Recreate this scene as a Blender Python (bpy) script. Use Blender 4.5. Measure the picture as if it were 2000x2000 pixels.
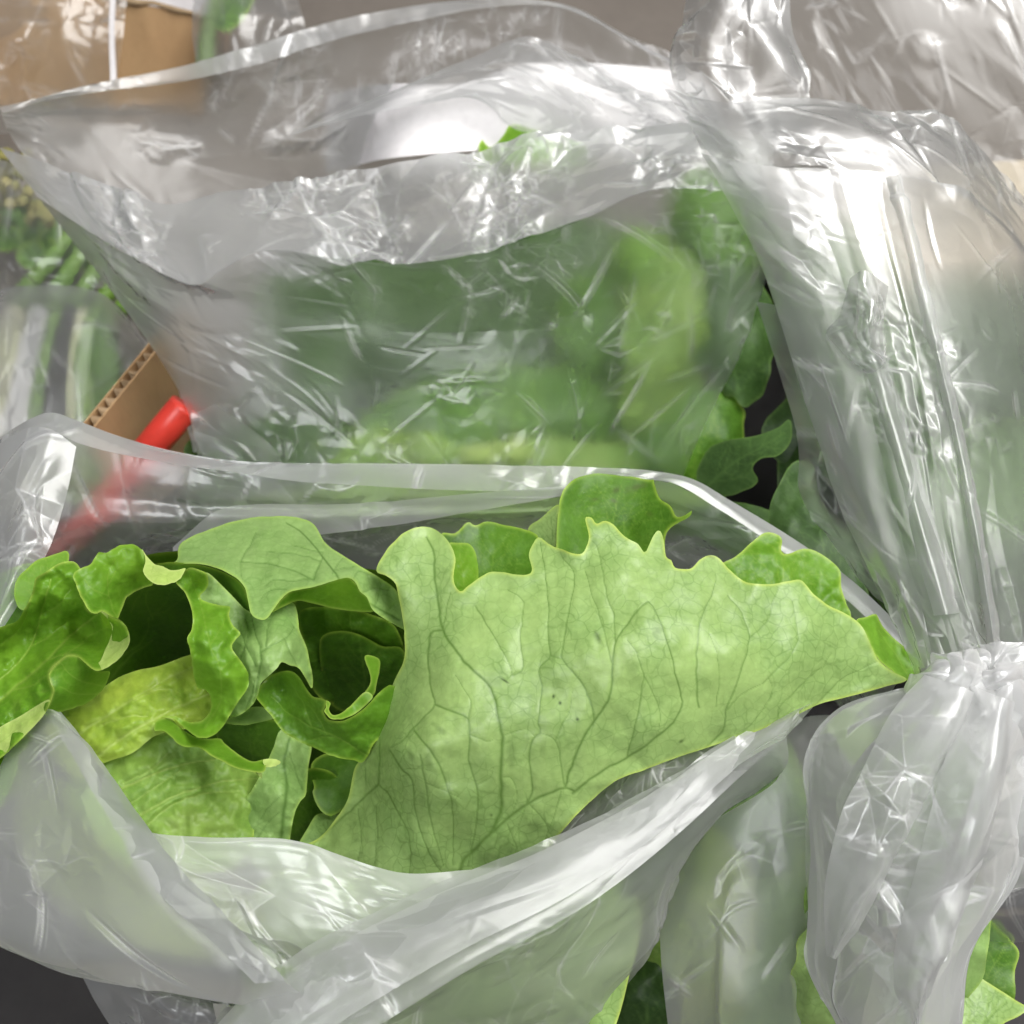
import bpy, math, random
import numpy as np
from mathutils import Vector
from mathutils.geometry import delaunay_2d_cdt

# ------------------------------------------------------------------ camera, world, lamps, exposure
scene = bpy.context.scene
for o in list(bpy.data.objects):
    bpy.data.objects.remove(o)
COL = scene.collection
R = math.radians

PITCH = R(58.0)
HALF = math.tan(R(25.0))
CAM = np.array((0.0, 0.0, 0.60))
RIGHT = np.array((1.0, 0.0, 0.0))
FWD = np.array((0.0, math.cos(PITCH), -math.sin(PITCH)))
UP = np.array((0.0, math.sin(PITCH), math.cos(PITCH)))

cam_data = bpy.data.cameras.new("camera")
cam = bpy.data.objects.new("camera", cam_data)
COL.objects.link(cam)
cam.location = CAM
cam.rotation_euler = (math.pi / 2 - PITCH, 0, 0)
cam_data.sensor_width = 36
cam_data.lens = 18 / HALF
cam_data.clip_start = 0.02
cam_data.clip_end = 50
cam_data.dof.use_dof = True
cam_data.dof.focus_distance = 0.375
cam_data.dof.aperture_fstop = 15
scene.camera = cam

world = bpy.data.worlds.new("World")
scene.world = world
world.use_nodes = True
bgn = world.node_tree.nodes["Background"]
bgn.inputs[0].default_value = (0.93, 0.97, 1.0, 1)
bgn.inputs[1].default_value = 0.12


def area_lamp(name, loc, target, size, size_y, energy, color):
    ld = bpy.data.lights.new(name, 'AREA')
    ld.shape = 'RECTANGLE'
    ld.size = size
    ld.size_y = size_y
    ld.energy = energy
    ld.color = color
    lo = bpy.data.objects.new(name, ld)
    COL.objects.link(lo)
    lo.location = loc
    lo.rotation_euler = (Vector(target) - Vector(loc)).to_track_quat('-Z', 'Y').to_euler()
    return lo


area_lamp("skylight_lamp", (0.85, 0.50, 1.95), (0.02, 0.30, 0.2), 1.3, 1.0, 62, (1.0, 0.985, 0.96))
area_lamp("front_fill_lamp", (-0.55, -0.75, 1.9), (0.0, 0.25, 0.2), 0.9, 0.7, 22, (0.97, 0.98, 1.0))  # added for highlights and fill on the front film, no window there

scene.view_settings.view_transform = 'Standard'
scene.view_settings.look = 'None'
scene.view_settings.exposure = 0.0
scene.view_settings.gamma = 1.0
scene.render.engine = 'CYCLES'
cy = scene.cycles
cy.use_denoising = True
try:
    cy.denoiser = 'OPENIMAGEDENOISE'
except Exception:
    pass
cy.max_bounces = 14
cy.diffuse_bounces = 3
cy.glossy_bounces = 4
cy.transmission_bounces = 12
cy.transparent_max_bounces = 24
cy.caustics_refractive = True
cy.caustics_reflective = False
cy.sample_clamp_indirect = 4.0
cy.blur_glossy = 0.5
cy.use_adaptive_sampling = True
cy.adaptive_threshold = 0.03


# ------------------------------------------------------------------ geometry helpers
def P(a):
    """photo coordinates (x, y in a 2000 frame, distance in cm) -> metres in the place"""
    a = np.asarray(a, float)
    d = a[..., 2:3] * 0.01
    x = (a[..., 0:1] - 1000) / 1000 * HALF * d
    y = -(a[..., 1:2] - 1000) / 1000 * HALF * d
    return CAM + RIGHT * x + UP * y + FWD * d


def cr_matrix(n_in, n_out, closed=False, t=None):
    """Catmull-Rom resampling matrix"""
    if t is None:
        t = np.linspace(0, n_in if closed else n_in - 1, n_out, endpoint=not closed)
    i = np.floor(t).astype(int)
    if not closed:
        i = np.clip(i, 0, n_in - 2)
    f = t - i
    w = np.stack([-.5 * f + f * f - .5 * f ** 3, 1 - 2.5 * f * f + 1.5 * f ** 3,
                  .5 * f + 2 * f * f - 1.5 * f ** 3, -.5 * f * f + .5 * f ** 3], 1)
    M = np.zeros((len(t), n_in))
    for k in range(4):
        j = i + k - 1
        if closed:
            np.add.at(M, (np.arange(len(t)), j % n_in), w[:, k])
        else:
            lo = j < 0
            hi = j > n_in - 1
            mid = ~(lo | hi)
            r = np.arange(len(t))
            np.add.at(M, (r[mid], j[mid]), w[mid, k])
            np.add.at(M, (r[lo], np.zeros(lo.sum(), int)), 2 * w[lo, k])
            np.add.at(M, (r[lo], np.ones(lo.sum(), int)), -w[lo, k])
            np.add.at(M, (r[hi], np.full(hi.sum(), n_in - 1)), 2 * w[hi, k])
            np.add.at(M, (r[hi], np.full(hi.sum(), n_in - 2)), -w[hi, k])
    return M


def curve(pts, n, closed=False, smooth=True):
    """resample a polyline/spline evenly along its length"""
    p = np.asarray(pts, float)
    if smooth and len(p) > 2:
        k = len(p) * 12
        q = cr_matrix(len(p), k, closed) @ p
    else:
        q = p
    if closed:
        q = np.vstack([q, q[:1]])
    s = q.copy()
    s[:, 2:] *= 20
    L = np.r_[0, np.cumsum(np.linalg.norm(np.diff(s, axis=0), axis=1))]
    t = np.linspace(0, L[-1], n, endpoint=not closed)
    return np.stack([np.interp(t, L, q[:, c]) for c in range(q.shape[1])], 1)


def loft(rows, nu, nv, closed=False, smooth_u=True, smooth_v=True):
    G = np.stack([curve(r, nv, closed, smooth_v) for r in rows])
    if smooth_u and len(rows) > 2:
        M = cr_matrix(len(rows), nu)
        G = np.einsum('ij,jkl->ikl', M, G)
    else:
        t = np.linspace(0, len(rows) - 1, nu)
        i = np.clip(t.astype(int), 0, len(rows) - 2)
        f = (t - i)[:, None, None]
        G = G[i] * (1 - f) + G[i + 1] * f
    return G


def hash01(ix, iy, iz, seed):
    h = (ix.astype(np.int64) * 374761393 + iy.astype(np.int64) * 668265263 + iz.astype(np.int64) * 2147483647 + seed * 974634777) & 0xffffffff
    h = ((h ^ (h >> 13)) * 1274126177) & 0xffffffff
    h = ((h ^ (h >> 16)) * 2246822519) & 0xffffffff
    h = h ^ (h >> 15)
    return (h & 0xffffff) / float(0xffffff)


def vnoise(p, scale, seed=0):
    """smooth value noise in [-1,1]; p (...,2|3)"""
    q = np.asarray(p, float) / scale
    if q.shape[-1] == 2:
        q = np.concatenate([q, np.zeros(q.shape[:-1] + (1,))], -1)
    i = np.floor(q).astype(np.int64)
    f = q - i
    f = f * f * f * (f * (f * 6 - 15) + 10)
    out = 0
    for a in (0, 1):
        for b in (0, 1):
            for c in (0, 1):
                w = (f[..., 0] if a else 1 - f[..., 0]) * (f[..., 1] if b else 1 - f[..., 1]) * (f[..., 2] if c else 1 - f[..., 2])
                out = out + w * hash01(i[..., 0] + a, i[..., 1] + b, i[..., 2] + c, seed)
    return out * 2 - 1


def facet(x, y, scale, seed=0):
    """creased height field: flat triangles between random points, like crumpled film"""
    rg = np.random.RandomState(seed)
    x0, x1, y0, y1 = x.min() - scale, x.max() + scale, y.min() - scale, y.max() + scale
    nx, ny = max(2, int((x1 - x0) / scale) + 1), max(2, int((y1 - y0) / scale) + 1)
    gx, gy = np.meshgrid(np.linspace(x0, x1, nx), np.linspace(y0, y1, ny), indexing='ij')
    jx = (x1 - x0) / (nx - 1)
    jy = (y1 - y0) / (ny - 1)
    px = (gx + rg.uniform(-.62, .62, gx.shape) * jx).ravel()
    py = (gy + rg.uniform(-.62, .62, gx.shape) * jy).ravel()
    px = np.r_[px, x0 - scale, x1 + scale, x0 - scale, x1 + scale]
    py = np.r_[py, y0 - scale, y0 - scale, y1 + scale, y1 + scale]
    hh = rg.uniform(-1, 1, len(px)) * rg.uniform(.3, 1, len(px))
    vs, _, fs, ov, _, _ = delaunay_2d_cdt([(float(a_), float(b_)) for a_, b_ in zip(px, py)], [], [], 0, 1e-6)
    V = np.array([(v[0], v[1]) for v in vs])
    H = np.array([hh[o[0]] if o else 0.0 for o in ov])
    out = np.zeros(x.shape)
    uu, vv = x[:, 0], y[0, :]
    for f in fs:
        A, B, C = V[f[0]], V[f[1]], V[f[2]]
        i0, i1 = np.searchsorted(uu, min(A[0], B[0], C[0])), np.searchsorted(uu, max(A[0], B[0], C[0]), 'right')
        j0, j1 = np.searchsorted(vv, min(A[1], B[1], C[1])), np.searchsorted(vv, max(A[1], B[1], C[1]), 'right')
        if i0 >= i1 or j0 >= j1:
            continue
        X, Y = x[i0:i1, j0:j1], y[i0:i1, j0:j1]
        D = (B[1] - C[1]) * (A[0] - C[0]) + (C[0] - B[0]) * (A[1] - C[1])
        if abs(D) < 1e-12:
            continue
        a_ = ((B[1] - C[1]) * (X - C[0]) + (C[0] - B[0]) * (Y - C[1])) / D
        b_ = ((C[1] - A[1]) * (X - C[0]) + (A[0] - C[0]) * (Y - C[1])) / D
        c_ = 1 - a_ - b_
        k = (a_ >= -1e-9) & (b_ >= -1e-9) & (c_ >= -1e-9)
        out[i0:i1, j0:j1][k] = (a_ * H[f[0]] + b_ * H[f[1]] + c_ * H[f[2]])[k]
    return out


def grid_normals(X, closed=False):
    du = np.gradient(X, axis=0)
    if closed:
        dv = (np.roll(X, -1, 1) - np.roll(X, 1, 1)) / 2
    else:
        dv = np.gradient(X, axis=1)
    n = np.cross(du, dv)
    return n / (np.linalg.norm(n, axis=-1, keepdims=True) + 1e-12)


def relax(X, exu, exv, iters, seed, amp, keep=0.02, pin=None, bend=0.25, closed=False):
    """let a sheet with a little too much length buckle into folds (position based)"""
    nu, nv, _ = X.shape
    X0 = X.copy()
    def dist(A, B):
        return np.linalg.norm(A - B, axis=-1)
    ru = dist(X[1:], X[:-1]) * (1 + exu)
    rv = dist(X[:, 1:], X[:, :-1]) * (1 + exv)
    r1 = dist(X[1:, 1:], X[:-1, :-1]) * (1 + (exu + exv) / 2)
    r2 = dist(X[1:, :-1], X[:-1, 1:]) * (1 + (exu + exv) / 2)
    N = grid_normals(X)
    uu, vv = np.meshgrid(np.arange(nu), np.arange(nv), indexing='ij')
    p = np.stack([uu, vv], -1).astype(float)
    k = vnoise(p, 7, seed) + 0.6 * vnoise(p, 3.3, seed + 1) + 0.3 * vnoise(p, 1.7, seed + 2)
    X = X + N * (k * amp)[..., None]
    kp = np.full((nu, nv, 1), keep)
    if pin is not None:
        kp = np.maximum(kp, pin[..., None])
    def solve(A, B, r, k=0.5):
        d = B - A
        L = np.linalg.norm(d, axis=-1)
        c = d * ((L - r) / (L + 1e-9) * k)[..., None]
        A += c
        B -= c
    for it in range(iters):
        for s in (0, 1):
            m = (nu - s) // 2
            solve(X[s:s + 2 * m:2], X[s + 1:s + 2 * m:2], ru[s:s + 2 * m:2][:m])
            m = (nv - s) // 2
            solve(X[:, s:s + 2 * m:2], X[:, s + 1:s + 2 * m:2], rv[:, s:s + 2 * m:2][:, :m])
        for s in (0, 1):
            m = (nu - s) // 2
            solve(X[s:s + 2 * m:2, :-1], X[s + 1:s + 2 * m:2, 1:], r1[s:s + 2 * m:2][:m], 0.3)
            solve(X[s:s + 2 * m:2, 1:], X[s + 1:s + 2 * m:2, :-1], r2[s:s + 2 * m:2][:m], 0.3)
        if bend:
            mid = (X[2:] + X[:-2]) / 2 - X[1:-1]
            X[1:-1] += mid * bend * 0.3
            mid = (X[:, 2:] + X[:, :-2]) / 2 - X[:, 1:-1]
            X[:, 1:-1] += mid * bend * 0.3
        X += (X0 - X) * kp
    return X


def mesh_from(name, V, F, mat, parent=None, attrs=None, smooth=True):
    me = bpy.data.meshes.new(name)
    V = np.asarray(V, np.float32)
    if isinstance(F, np.ndarray):
        n, k = F.shape
        me.vertices.add(len(V))
        me.vertices.foreach_set("co", V.ravel())
        me.loops.add(n * k)
        me.loops.foreach_set("vertex_index", F.astype(np.int32).ravel())
        me.polygons.add(n)
        me.polygons.foreach_set("loop_start", np.arange(0, n * k, k, dtype=np.int32))
        me.polygons.foreach_set("loop_total", np.full(n, k, np.int32))
        me.update(calc_edges=True)
    else:
        me.from_pydata([tuple(map(float, v)) for v in V], [], F)
        me.update()
    if smooth:
        me.polygons.foreach_set("use_smooth", np.ones(len(me.polygons), bool))
    me.materials.append(mat)
    for k, a in (attrs or {}).items():
        at = me.attributes.new(k, 'FLOAT', 'POINT')
        at.data.foreach_set("value", np.asarray(a, np.float32))
    me.validate()
    o = bpy.data.objects.new(name, me)
    COL.objects.link(o)
    if parent is not None:
        o.parent = parent
        o.matrix_parent_inverse = parent.matrix_world.inverted()
    return o


def thing(name, label, cat, base=None, group=None):
    o = bpy.data.objects.new(name, None)
    COL.objects.link(o)
    o.empty_display_size = 0.01
    if base is not None:
        o.location = P(base)
        bpy.context.view_layer.update()
    o['label'] = label
    o['category'] = cat
    if group:
        o['group'] = group
    return o


def tag(o, label, cat, group=None):
    o['label'] = label
    o['category'] = cat
    if group:
        o['group'] = group
    return o


def grid_faces(nu, nv, closed=False):
    u = np.arange(nu - 1)[:, None]
    v = np.arange(nv if closed else nv - 1)[None, :]
    a = u * nv + v
    b = u * nv + (v + 1) % nv
    return np.stack([a, b, b + nv, a + nv], -1).reshape(-1, 4)


# ------------------------------------------------------------------ materials
def nodes_of(mat):
    mat.use_nodes = True
    nt = mat.node_tree
    nt.nodes.clear()
    return nt


class NT:
    def __init__(self, mat):
        self.t = nodes_of(mat)

    def n(self, kind, ins=None, **props):
        nd = self.t.nodes.new(kind)
        for k, v in props.items():
            setattr(nd, k, v)
        for k, v in (ins or {}).items():
            s = nd.inputs[k]
            if isinstance(v, bpy.types.NodeSocket):
                self.t.links.new(v, s)
            else:
                if isinstance(v, tuple) and len(v) == 3 and s.type == 'RGBA':
                    v = v + (1,)
                s.default_value = v
        return nd

    def mix(self, fac, a, b):
        nd = self.t.nodes.new('ShaderNodeMix')
        nd.data_type = 'RGBA'
        for i, v in ((0, fac), (6, a), (7, b)):
            s = nd.inputs[i]
            if isinstance(v, bpy.types.NodeSocket):
                self.t.links.new(v, s)
            else:
                s.default_value = (v + (1,)) if isinstance(v, tuple) and len(v) == 3 else v
        return nd.outputs[2]

    def math(self, op, a, b=0.0, clamp=False):
        nd = self.t.nodes.new('ShaderNodeMath')
        nd.operation = op
        nd.use_clamp = clamp
        for i, v in ((0, a), (1, b)):
            s = nd.inputs[i]
            if isinstance(v, bpy.types.NodeSocket):
                self.t.links.new(v, s)
            else:
                s.default_value = v
        return nd.outputs[0]

    def ramp(self, fac, a, b):
        nd = self.t.nodes.new('ShaderNodeMapRange')
        nd.clamp = True
        self.t.links.new(fac, nd.inputs[0])
        nd.inputs[1].default_value = a
        nd.inputs[2].default_value = b
        return nd.outputs[0]

    def out(self, sh):
        o = self.t.nodes.new('ShaderNodeOutputMaterial')
        self.t.links.new(sh, o.inputs[0])


def leaf_material(name, a, b, vein, edge, trans, rough=0.4, tfac=0.32, ret=0.35, spec=0.35):
    m = bpy.data.materials.new(name)
    k = NT(m)
    co = k.n('ShaderNodeNewGeometry').outputs['Position']
    n1 = k.n('ShaderNodeTexNoise', {'Vector': co, 'Scale': 38.0, 'Detail': 3.0, 'Roughness': 0.6}).outputs[0]
    n2 = k.n('ShaderNodeTexNoise', {'Vector': co, 'Scale': 420.0, 'Detail': 2.0, 'Roughness': 0.65}).outputs[0]
    c = k.mix(k.ramp(n1, 0.36, 0.66), a, b)
    c = k.mix(k.math('MULTIPLY', k.ramp(n2, 0.42, 0.72), 0.30), c, tuple(min(1, x * 1.35 + 0.02) for x in a))
    wv = k.n('ShaderNodeTexNoise', {'Vector': co, 'Scale': 110.0, 'Detail': 2.0})
    off = k.n('ShaderNodeVectorMath', {0: wv.outputs[1], 1: (0.5, 0.5, 0.5)}, operation='SUBTRACT').outputs[0]
    off = k.n('ShaderNodeVectorMath', {0: off, 'Scale': 0.006}, operation='SCALE').outputs[0]
    cw = k.n('ShaderNodeVectorMath', {0: co, 1: off}, operation='ADD').outputs[0]
    vo = k.n('ShaderNodeTexVoronoi', {'Vector': cw, 'Scale': 210.0}, feature='DISTANCE_TO_EDGE').outputs['Distance']
    fine = k.math('SUBTRACT', 1.0, k.ramp(vo, 0.0, 0.075))
    fine = k.math('MULTIPLY', fine, k.ramp(n1, 0.30, 0.62))
    c = k.mix(k.math('MULTIPLY', fine, ret), c, vein)
    av = k.n('ShaderNodeAttribute', attribute_name='vein').outputs['Fac']
    c = k.mix(k.math('MULTIPLY', av, 0.85, True), c, vein)
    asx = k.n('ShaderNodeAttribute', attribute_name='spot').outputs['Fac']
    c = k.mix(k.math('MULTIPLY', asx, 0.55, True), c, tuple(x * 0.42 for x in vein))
    ae = k.n('ShaderNodeAttribute', attribute_name='edge').outputs['Fac']
    c = k.mix(k.math('MULTIPLY', k.math('MULTIPLY', ae, k.ramp(n1, 0.25, 0.6)), 0.75, True), c, edge)  # paler margin, also painting the light its thickness catches
    hgt = k.math('ADD', k.math('MULTIPLY', n2, 0.5), k.math('MULTIPLY', n1, 1.2))
    bmp = k.n('ShaderNodeBump', {'Strength': 0.25, 'Distance': 0.001, 'Height': hgt}).outputs[0]
    pr = k.n('ShaderNodeBsdfPrincipled', {'Base Color': c, 'Roughness': rough, 'Specular IOR Level': spec, 'Normal': bmp}).outputs[0]
    tc = k.mix(0.5, c, trans)
    tr = k.n('ShaderNodeBsdfTranslucent', {'Color': tc}).outputs[0]
    k.out(k.n('ShaderNodeMixShader', {0: tfac, 1: pr, 2: tr}).outputs[0])
    return m


def film_material(name, haze=0.22, blur=0.7, ior=1.07, blur_mix=0.75, gloss=0.2, refl=0.6, tint=(0.95, 0.96, 0.955)):
    m = bpy.data.materials.new(name)
    k = NT(m)
    co = k.n('ShaderNodeNewGeometry').outputs['Position']
    n1 = k.n('ShaderNodeTexNoise', {'Vector': co, 'Scale': 30.0, 'Detail': 1.0, 'Roughness': 0.6})
    n0 = n1.outputs[0]
    tr = k.n('ShaderNodeBsdfTransparent', {'Color': tint}).outputs[0]
    rf = k.n('ShaderNodeBsdfRefraction', {'Color': tint, 'Roughness': blur, 'IOR': ior}).outputs[0]
    thru = k.n('ShaderNodeMixShader', {0: blur_mix, 1: tr, 2: rf}).outputs[0]
    df = k.n('ShaderNodeBsdfDiffuse', {'Color': (0.88, 0.88, 0.88)}).outputs[0]
    tl = k.n('ShaderNodeBsdfTranslucent', {'Color': (0.88, 0.88, 0.875)}).outputs[0]
    hz = k.n('ShaderNodeMixShader', {0: 0.5, 1: df, 2: tl}).outputs[0]
    lw = k.n('ShaderNodeLayerWeight', {'Blend': 0.4}).outputs['Facing']
    hf = k.math('ADD', k.math('MULTIPLY', lw, haze * 1.3), k.math('MULTIPLY', k.ramp(n0, 0.3, 0.7), haze * 0.4))
    hf = k.math('ADD', hf, haze * 0.6, True)
    cr_ = k.n('ShaderNodeAttribute', attribute_name='crease').outputs['Fac']
    hf = k.math('ADD', hf, k.math('MULTIPLY', cr_, 0.30 + haze * 0.7), True)
    body = k.n('ShaderNodeMixShader', {0: hf, 1: thru, 2: hz}).outputs[0]
    gl = k.n('ShaderNodeBsdfGlossy', {'Color': (1, 1, 1), 'Roughness': gloss}).outputs[0]
    fr = k.n('ShaderNodeFresnel', {'IOR': 1.5}).outputs[0]
    fr = k.math('MINIMUM', k.math('MULTIPLY', fr, refl), 0.30)
    k.out(k.n('ShaderNodeMixShader', {0: fr, 1: body, 2: gl}).outputs[0])
    return m


def solid_material(name, a, b, scale=40, rough=0.6, spec=0.3, bump=0.2, stretch=(1, 1, 1), dist=0.001):
    m = bpy.data.materials.new(name)
    k = NT(m)
    co = k.n('ShaderNodeNewGeometry').outputs['Position']
    mp = k.n('ShaderNodeMapping', {'Vector': co, 'Scale': stretch}).outputs[0]
    n1 = k.n('ShaderNodeTexNoise', {'Vector': mp, 'Scale': float(scale), 'Detail': 6.0, 'Roughness': 0.6}).outputs[0]
    n2 = k.n('ShaderNodeTexNoise', {'Vector': mp, 'Scale': scale * 14.0, 'Detail': 3.0}).outputs[0]
    c = k.mix(k.ramp(n1, 0.35, 0.68), a, b)
    c = k.mix(k.math('MULTIPLY', k.ramp(n2, 0.45, 0.75), 0.25), c, tuple(x * 0.7 for x in a))
    bmp = k.n('ShaderNodeBump', {'Strength': bump, 'Distance': dist, 'Height': k.math('ADD', n1, n2)}).outputs[0]
    k.out(k.n('ShaderNodeBsdfPrincipled', {'Base Color': c, 'Roughness': rough, 'Specular IOR Level': spec, 'Normal': bmp}).outputs[0])
    return m


M = {}
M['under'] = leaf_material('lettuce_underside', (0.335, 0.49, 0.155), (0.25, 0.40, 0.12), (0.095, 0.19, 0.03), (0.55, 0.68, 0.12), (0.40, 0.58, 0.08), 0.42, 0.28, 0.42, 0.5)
M['under2'] = leaf_material('lettuce_underside_darker', (0.27, 0.42, 0.13), (0.20, 0.35, 0.09), (0.08, 0.17, 0.03), (0.42, 0.60, 0.12), (0.34, 0.55, 0.06), 0.48, 0.28, 0.30)  # darker underside green
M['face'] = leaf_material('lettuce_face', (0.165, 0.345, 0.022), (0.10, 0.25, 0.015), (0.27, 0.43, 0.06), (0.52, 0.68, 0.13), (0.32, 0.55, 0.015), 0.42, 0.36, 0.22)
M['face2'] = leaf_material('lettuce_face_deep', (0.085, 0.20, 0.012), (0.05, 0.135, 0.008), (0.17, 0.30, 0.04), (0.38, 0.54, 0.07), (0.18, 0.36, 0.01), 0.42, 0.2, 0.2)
M['pale'] = leaf_material('lettuce_pale_rim', (0.52, 0.66, 0.19), (0.42, 0.58, 0.13), (0.30, 0.45, 0.08), (0.60, 0.72, 0.24), (0.55, 0.68, 0.12), 0.4, 0.35, 0.3)
M['yellow'] = leaf_material('lettuce_heart', (0.38, 0.50, 0.06), (0.22, 0.37, 0.035), (0.40, 0.52, 0.12), (0.45, 0.6, 0.12), (0.42, 0.58, 0.04), 0.42, 0.3, 0.2)
M['deep'] = leaf_material('lettuce_face_painted_shade', (0.05, 0.105, 0.022), (0.03, 0.07, 0.014), (0.09, 0.17, 0.04), (0.14, 0.24, 0.05), (0.08, 0.18, 0.015), 0.45, 0.15, 0.25)  # lettuce green darkened in the colour to pass for shade
M['mid'] = leaf_material('lettuce_mid', (0.26, 0.41, 0.075), (0.15, 0.29, 0.045), (0.34, 0.47, 0.11), (0.45, 0.6, 0.12), (0.34, 0.52, 0.03), 0.45, 0.28, 0.25)
M['film'] = film_material('frosted_film', 0.22, 0.7, 1.07, 0.8, 0.22, 1.0)
M['thin'] = film_material('thin_frosted_film', 0.07, 0.75, 1.12, 0.88, 0.22, 0.9)
M['back'] = film_material('back_film', 0.17, 0.6, 1.06, 0.8, 0.28, 0.6)
M['tall'] = film_material('tall_bag_film', 0.10, 0.75, 1.10, 0.85, 0.32, 0.3)
M['sheer'] = film_material('sheer_film', 0.09, 0.5, 1.05, 0.6, 0.25, 0.35)
M['clear'] = film_material('clear_film', 0.10, 0.5, 1.05, 0.6, 0.16, 0.8)
M['milky'] = film_material('milky_film', 0.31, 0.75, 1.08, 0.9, 0.24, 1.1)
M['white'] = film_material('white_frosted_film', 0.62, 0.75, 1.08, 0.9, 0.24, 1.3)
M['matte'] = film_material('matte_film', 0.37, 0.75, 1.08, 0.9, 0.3, 0.9)
M['card'] = solid_material('brown_cardboard', (0.42, 0.27, 0.14), (0.36, 0.22, 0.11), 30, 0.75, 0.15, 0.15, (1, 1, 0.25))
M['cardcore'] = solid_material('cardboard_fluting', (0.40, 0.29, 0.18), (0.30, 0.21, 0.12), 60, 0.8, 0.1, 0.2)
M['red'] = solid_material('red_plastic', (0.72, 0.055, 0.035), (0.66, 0.045, 0.03), 20, 0.35, 0.5, 0.05)
M['table'] = solid_material('grey_brown_table', (0.175, 0.152, 0.132), (0.15, 0.13, 0.112), 6, 0.55, 0.3, 0.1)
M['dark'] = solid_material('black_crate_plastic', (0.050, 0.046, 0.046), (0.036, 0.034, 0.035), 12, 0.7, 0.15, 0.1)
M['paper'] = solid_material('white_paper', (0.86, 0.83, 0.83), (0.82, 0.79, 0.80), 14, 0.7, 0.2, 0.1)
M['cream'] = solid_material('cream_board', (0.72, 0.62, 0.48), (0.66, 0.56, 0.43), 10, 0.6, 0.2, 0.1)
M['stem'] = solid_material('green_stem', (0.17, 0.28, 0.05), (0.10, 0.20, 0.03), 50, 0.4, 0.4, 0.2)
M['floret'] = solid_material('yellow_floret', (0.36, 0.31, 0.12), (0.20, 0.21, 0.06), 120, 0.6, 0.2, 0.6)
M['stalk'] = solid_material('pale_stalk', (0.72, 0.68, 0.48), (0.55, 0.58, 0.33), 25, 0.4, 0.4, 0.15)


# ------------------------------------------------------------------ builders
def tps(ctrl):
    c = np.asarray(ctrl, float)
    x = c[:, :2] / 500.0
    n = len(c)
    r = np.linalg.norm(x[:, None] - x[None], axis=-1)
    K = np.where(r > 0, r * r * np.log(r + 1e-12), 0) + np.eye(n) * 1e-3
    A = np.zeros((n + 3, n + 3))
    A[:n, :n] = K
    A[:n, n] = 1
    A[:n, n + 1:] = x
    A[n, :n] = 1
    A[n + 1:, :n] = x.T
    w = np.linalg.solve(A, np.r_[c[:, 2], 0, 0, 0])

    def f(q):
        q = q / 500.0
        out = w[n] + q @ w[n + 1:]
        for i in range(n):
            rr = ((q - x[i]) ** 2).sum(-1)
            out = out + w[i] * 0.5 * rr * np.log(rr + 1e-12)
        return out
    return f


def seg_dist(q, a, b, far=70.0, group=8):
    """distance of points q (n,2) to segments a->b (m,2); points farther than far keep far"""
    bd = np.full(len(q), far)
    bi = np.zeros(len(q), int)
    bt = np.zeros(len(q))
    for g in range(0, len(a), group):
        aa, bb = a[g:g + group], b[g:g + group]
        lo = np.minimum(aa.min(0), bb.min(0)) - far
        hi = np.maximum(aa.max(0), bb.max(0)) + far
        s = np.nonzero((q[:, 0] > lo[0]) & (q[:, 0] < hi[0]) & (q[:, 1] > lo[1]) & (q[:, 1] < hi[1]))[0]
        if not len(s):
            continue
        p = q[s]
        ab = bb - aa
        ap = p[:, None] - aa[None]
        t = np.clip((ap * ab).sum(-1) / ((ab * ab).sum(-1) + 1e-9), 0, 1)
        e = ap - t[..., None] * ab
        d = np.sqrt((e * e).sum(-1))
        k = d.argmin(1)
        r = np.arange(len(s))
        d = d[r, k]
        m = d < bd[s]
        sm = s[m]
        bd[sm] = d[m]
        bi[sm] = g + k[m]
        bt[sm] = t[r, k][m]
    return bd, bi, bt


def inside(q, poly):
    x, y = q[:, 0], q[:, 1]
    r = np.zeros(len(q), bool)
    px, py = poly[:, 0], poly[:, 1]
    j = len(poly) - 1
    for i in range(len(poly)):
        c = ((py[i] > y) != (py[j] > y))
        if py[i] != py[j]:
            r ^= c & (x < (px[j] - px[i]) * (y - py[i]) / (py[j] - py[i]) + px[i])
        j = i
    return r


def fan_veins(base, tip, seed, n=7, spread=0.55, width=5.0):
    """midrib with side veins that branch: list of (polyline, width)"""
    rng = random.Random(seed)
    b = np.array(base, float)
    t = np.array(tip, float)
    ax = t - b
    L = np.linalg.norm(ax)
    ax /= L
    pr = np.array((-ax[1], ax[0]))
    out = []
    mid = [b + ax * L * f + pr * L * 0.03 * math.sin(f * 5 + seed) for f in np.linspace(0, 1, 9)]
    out.append((mid, width))

    def grow(p, ang, ln, w, depth):
        pts = [p]
        d = ang
        n_s = 6
        for s in range(n_s):
            d += rng.uniform(-.16, .16)
            p = p + (ax * math.cos(d) + pr * math.sin(d)) * ln / n_s
            pts.append(p)
            if depth > 0 and s in (1, 3, 4):
                grow(p, d + rng.choice((-1, 1)) * rng.uniform(.5, .9), ln * rng.uniform(.35, .55), w * .6, depth - 1)
        out.append((pts, w))
    for i in range(n):
        f = (i + 0.5) / n * 0.8
        for s in (-1, 1):
            grow(b + ax * L * f, s * rng.uniform(.45, .8), L * spread * (1 - f * .5), width * .6, 2)
    return out


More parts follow.
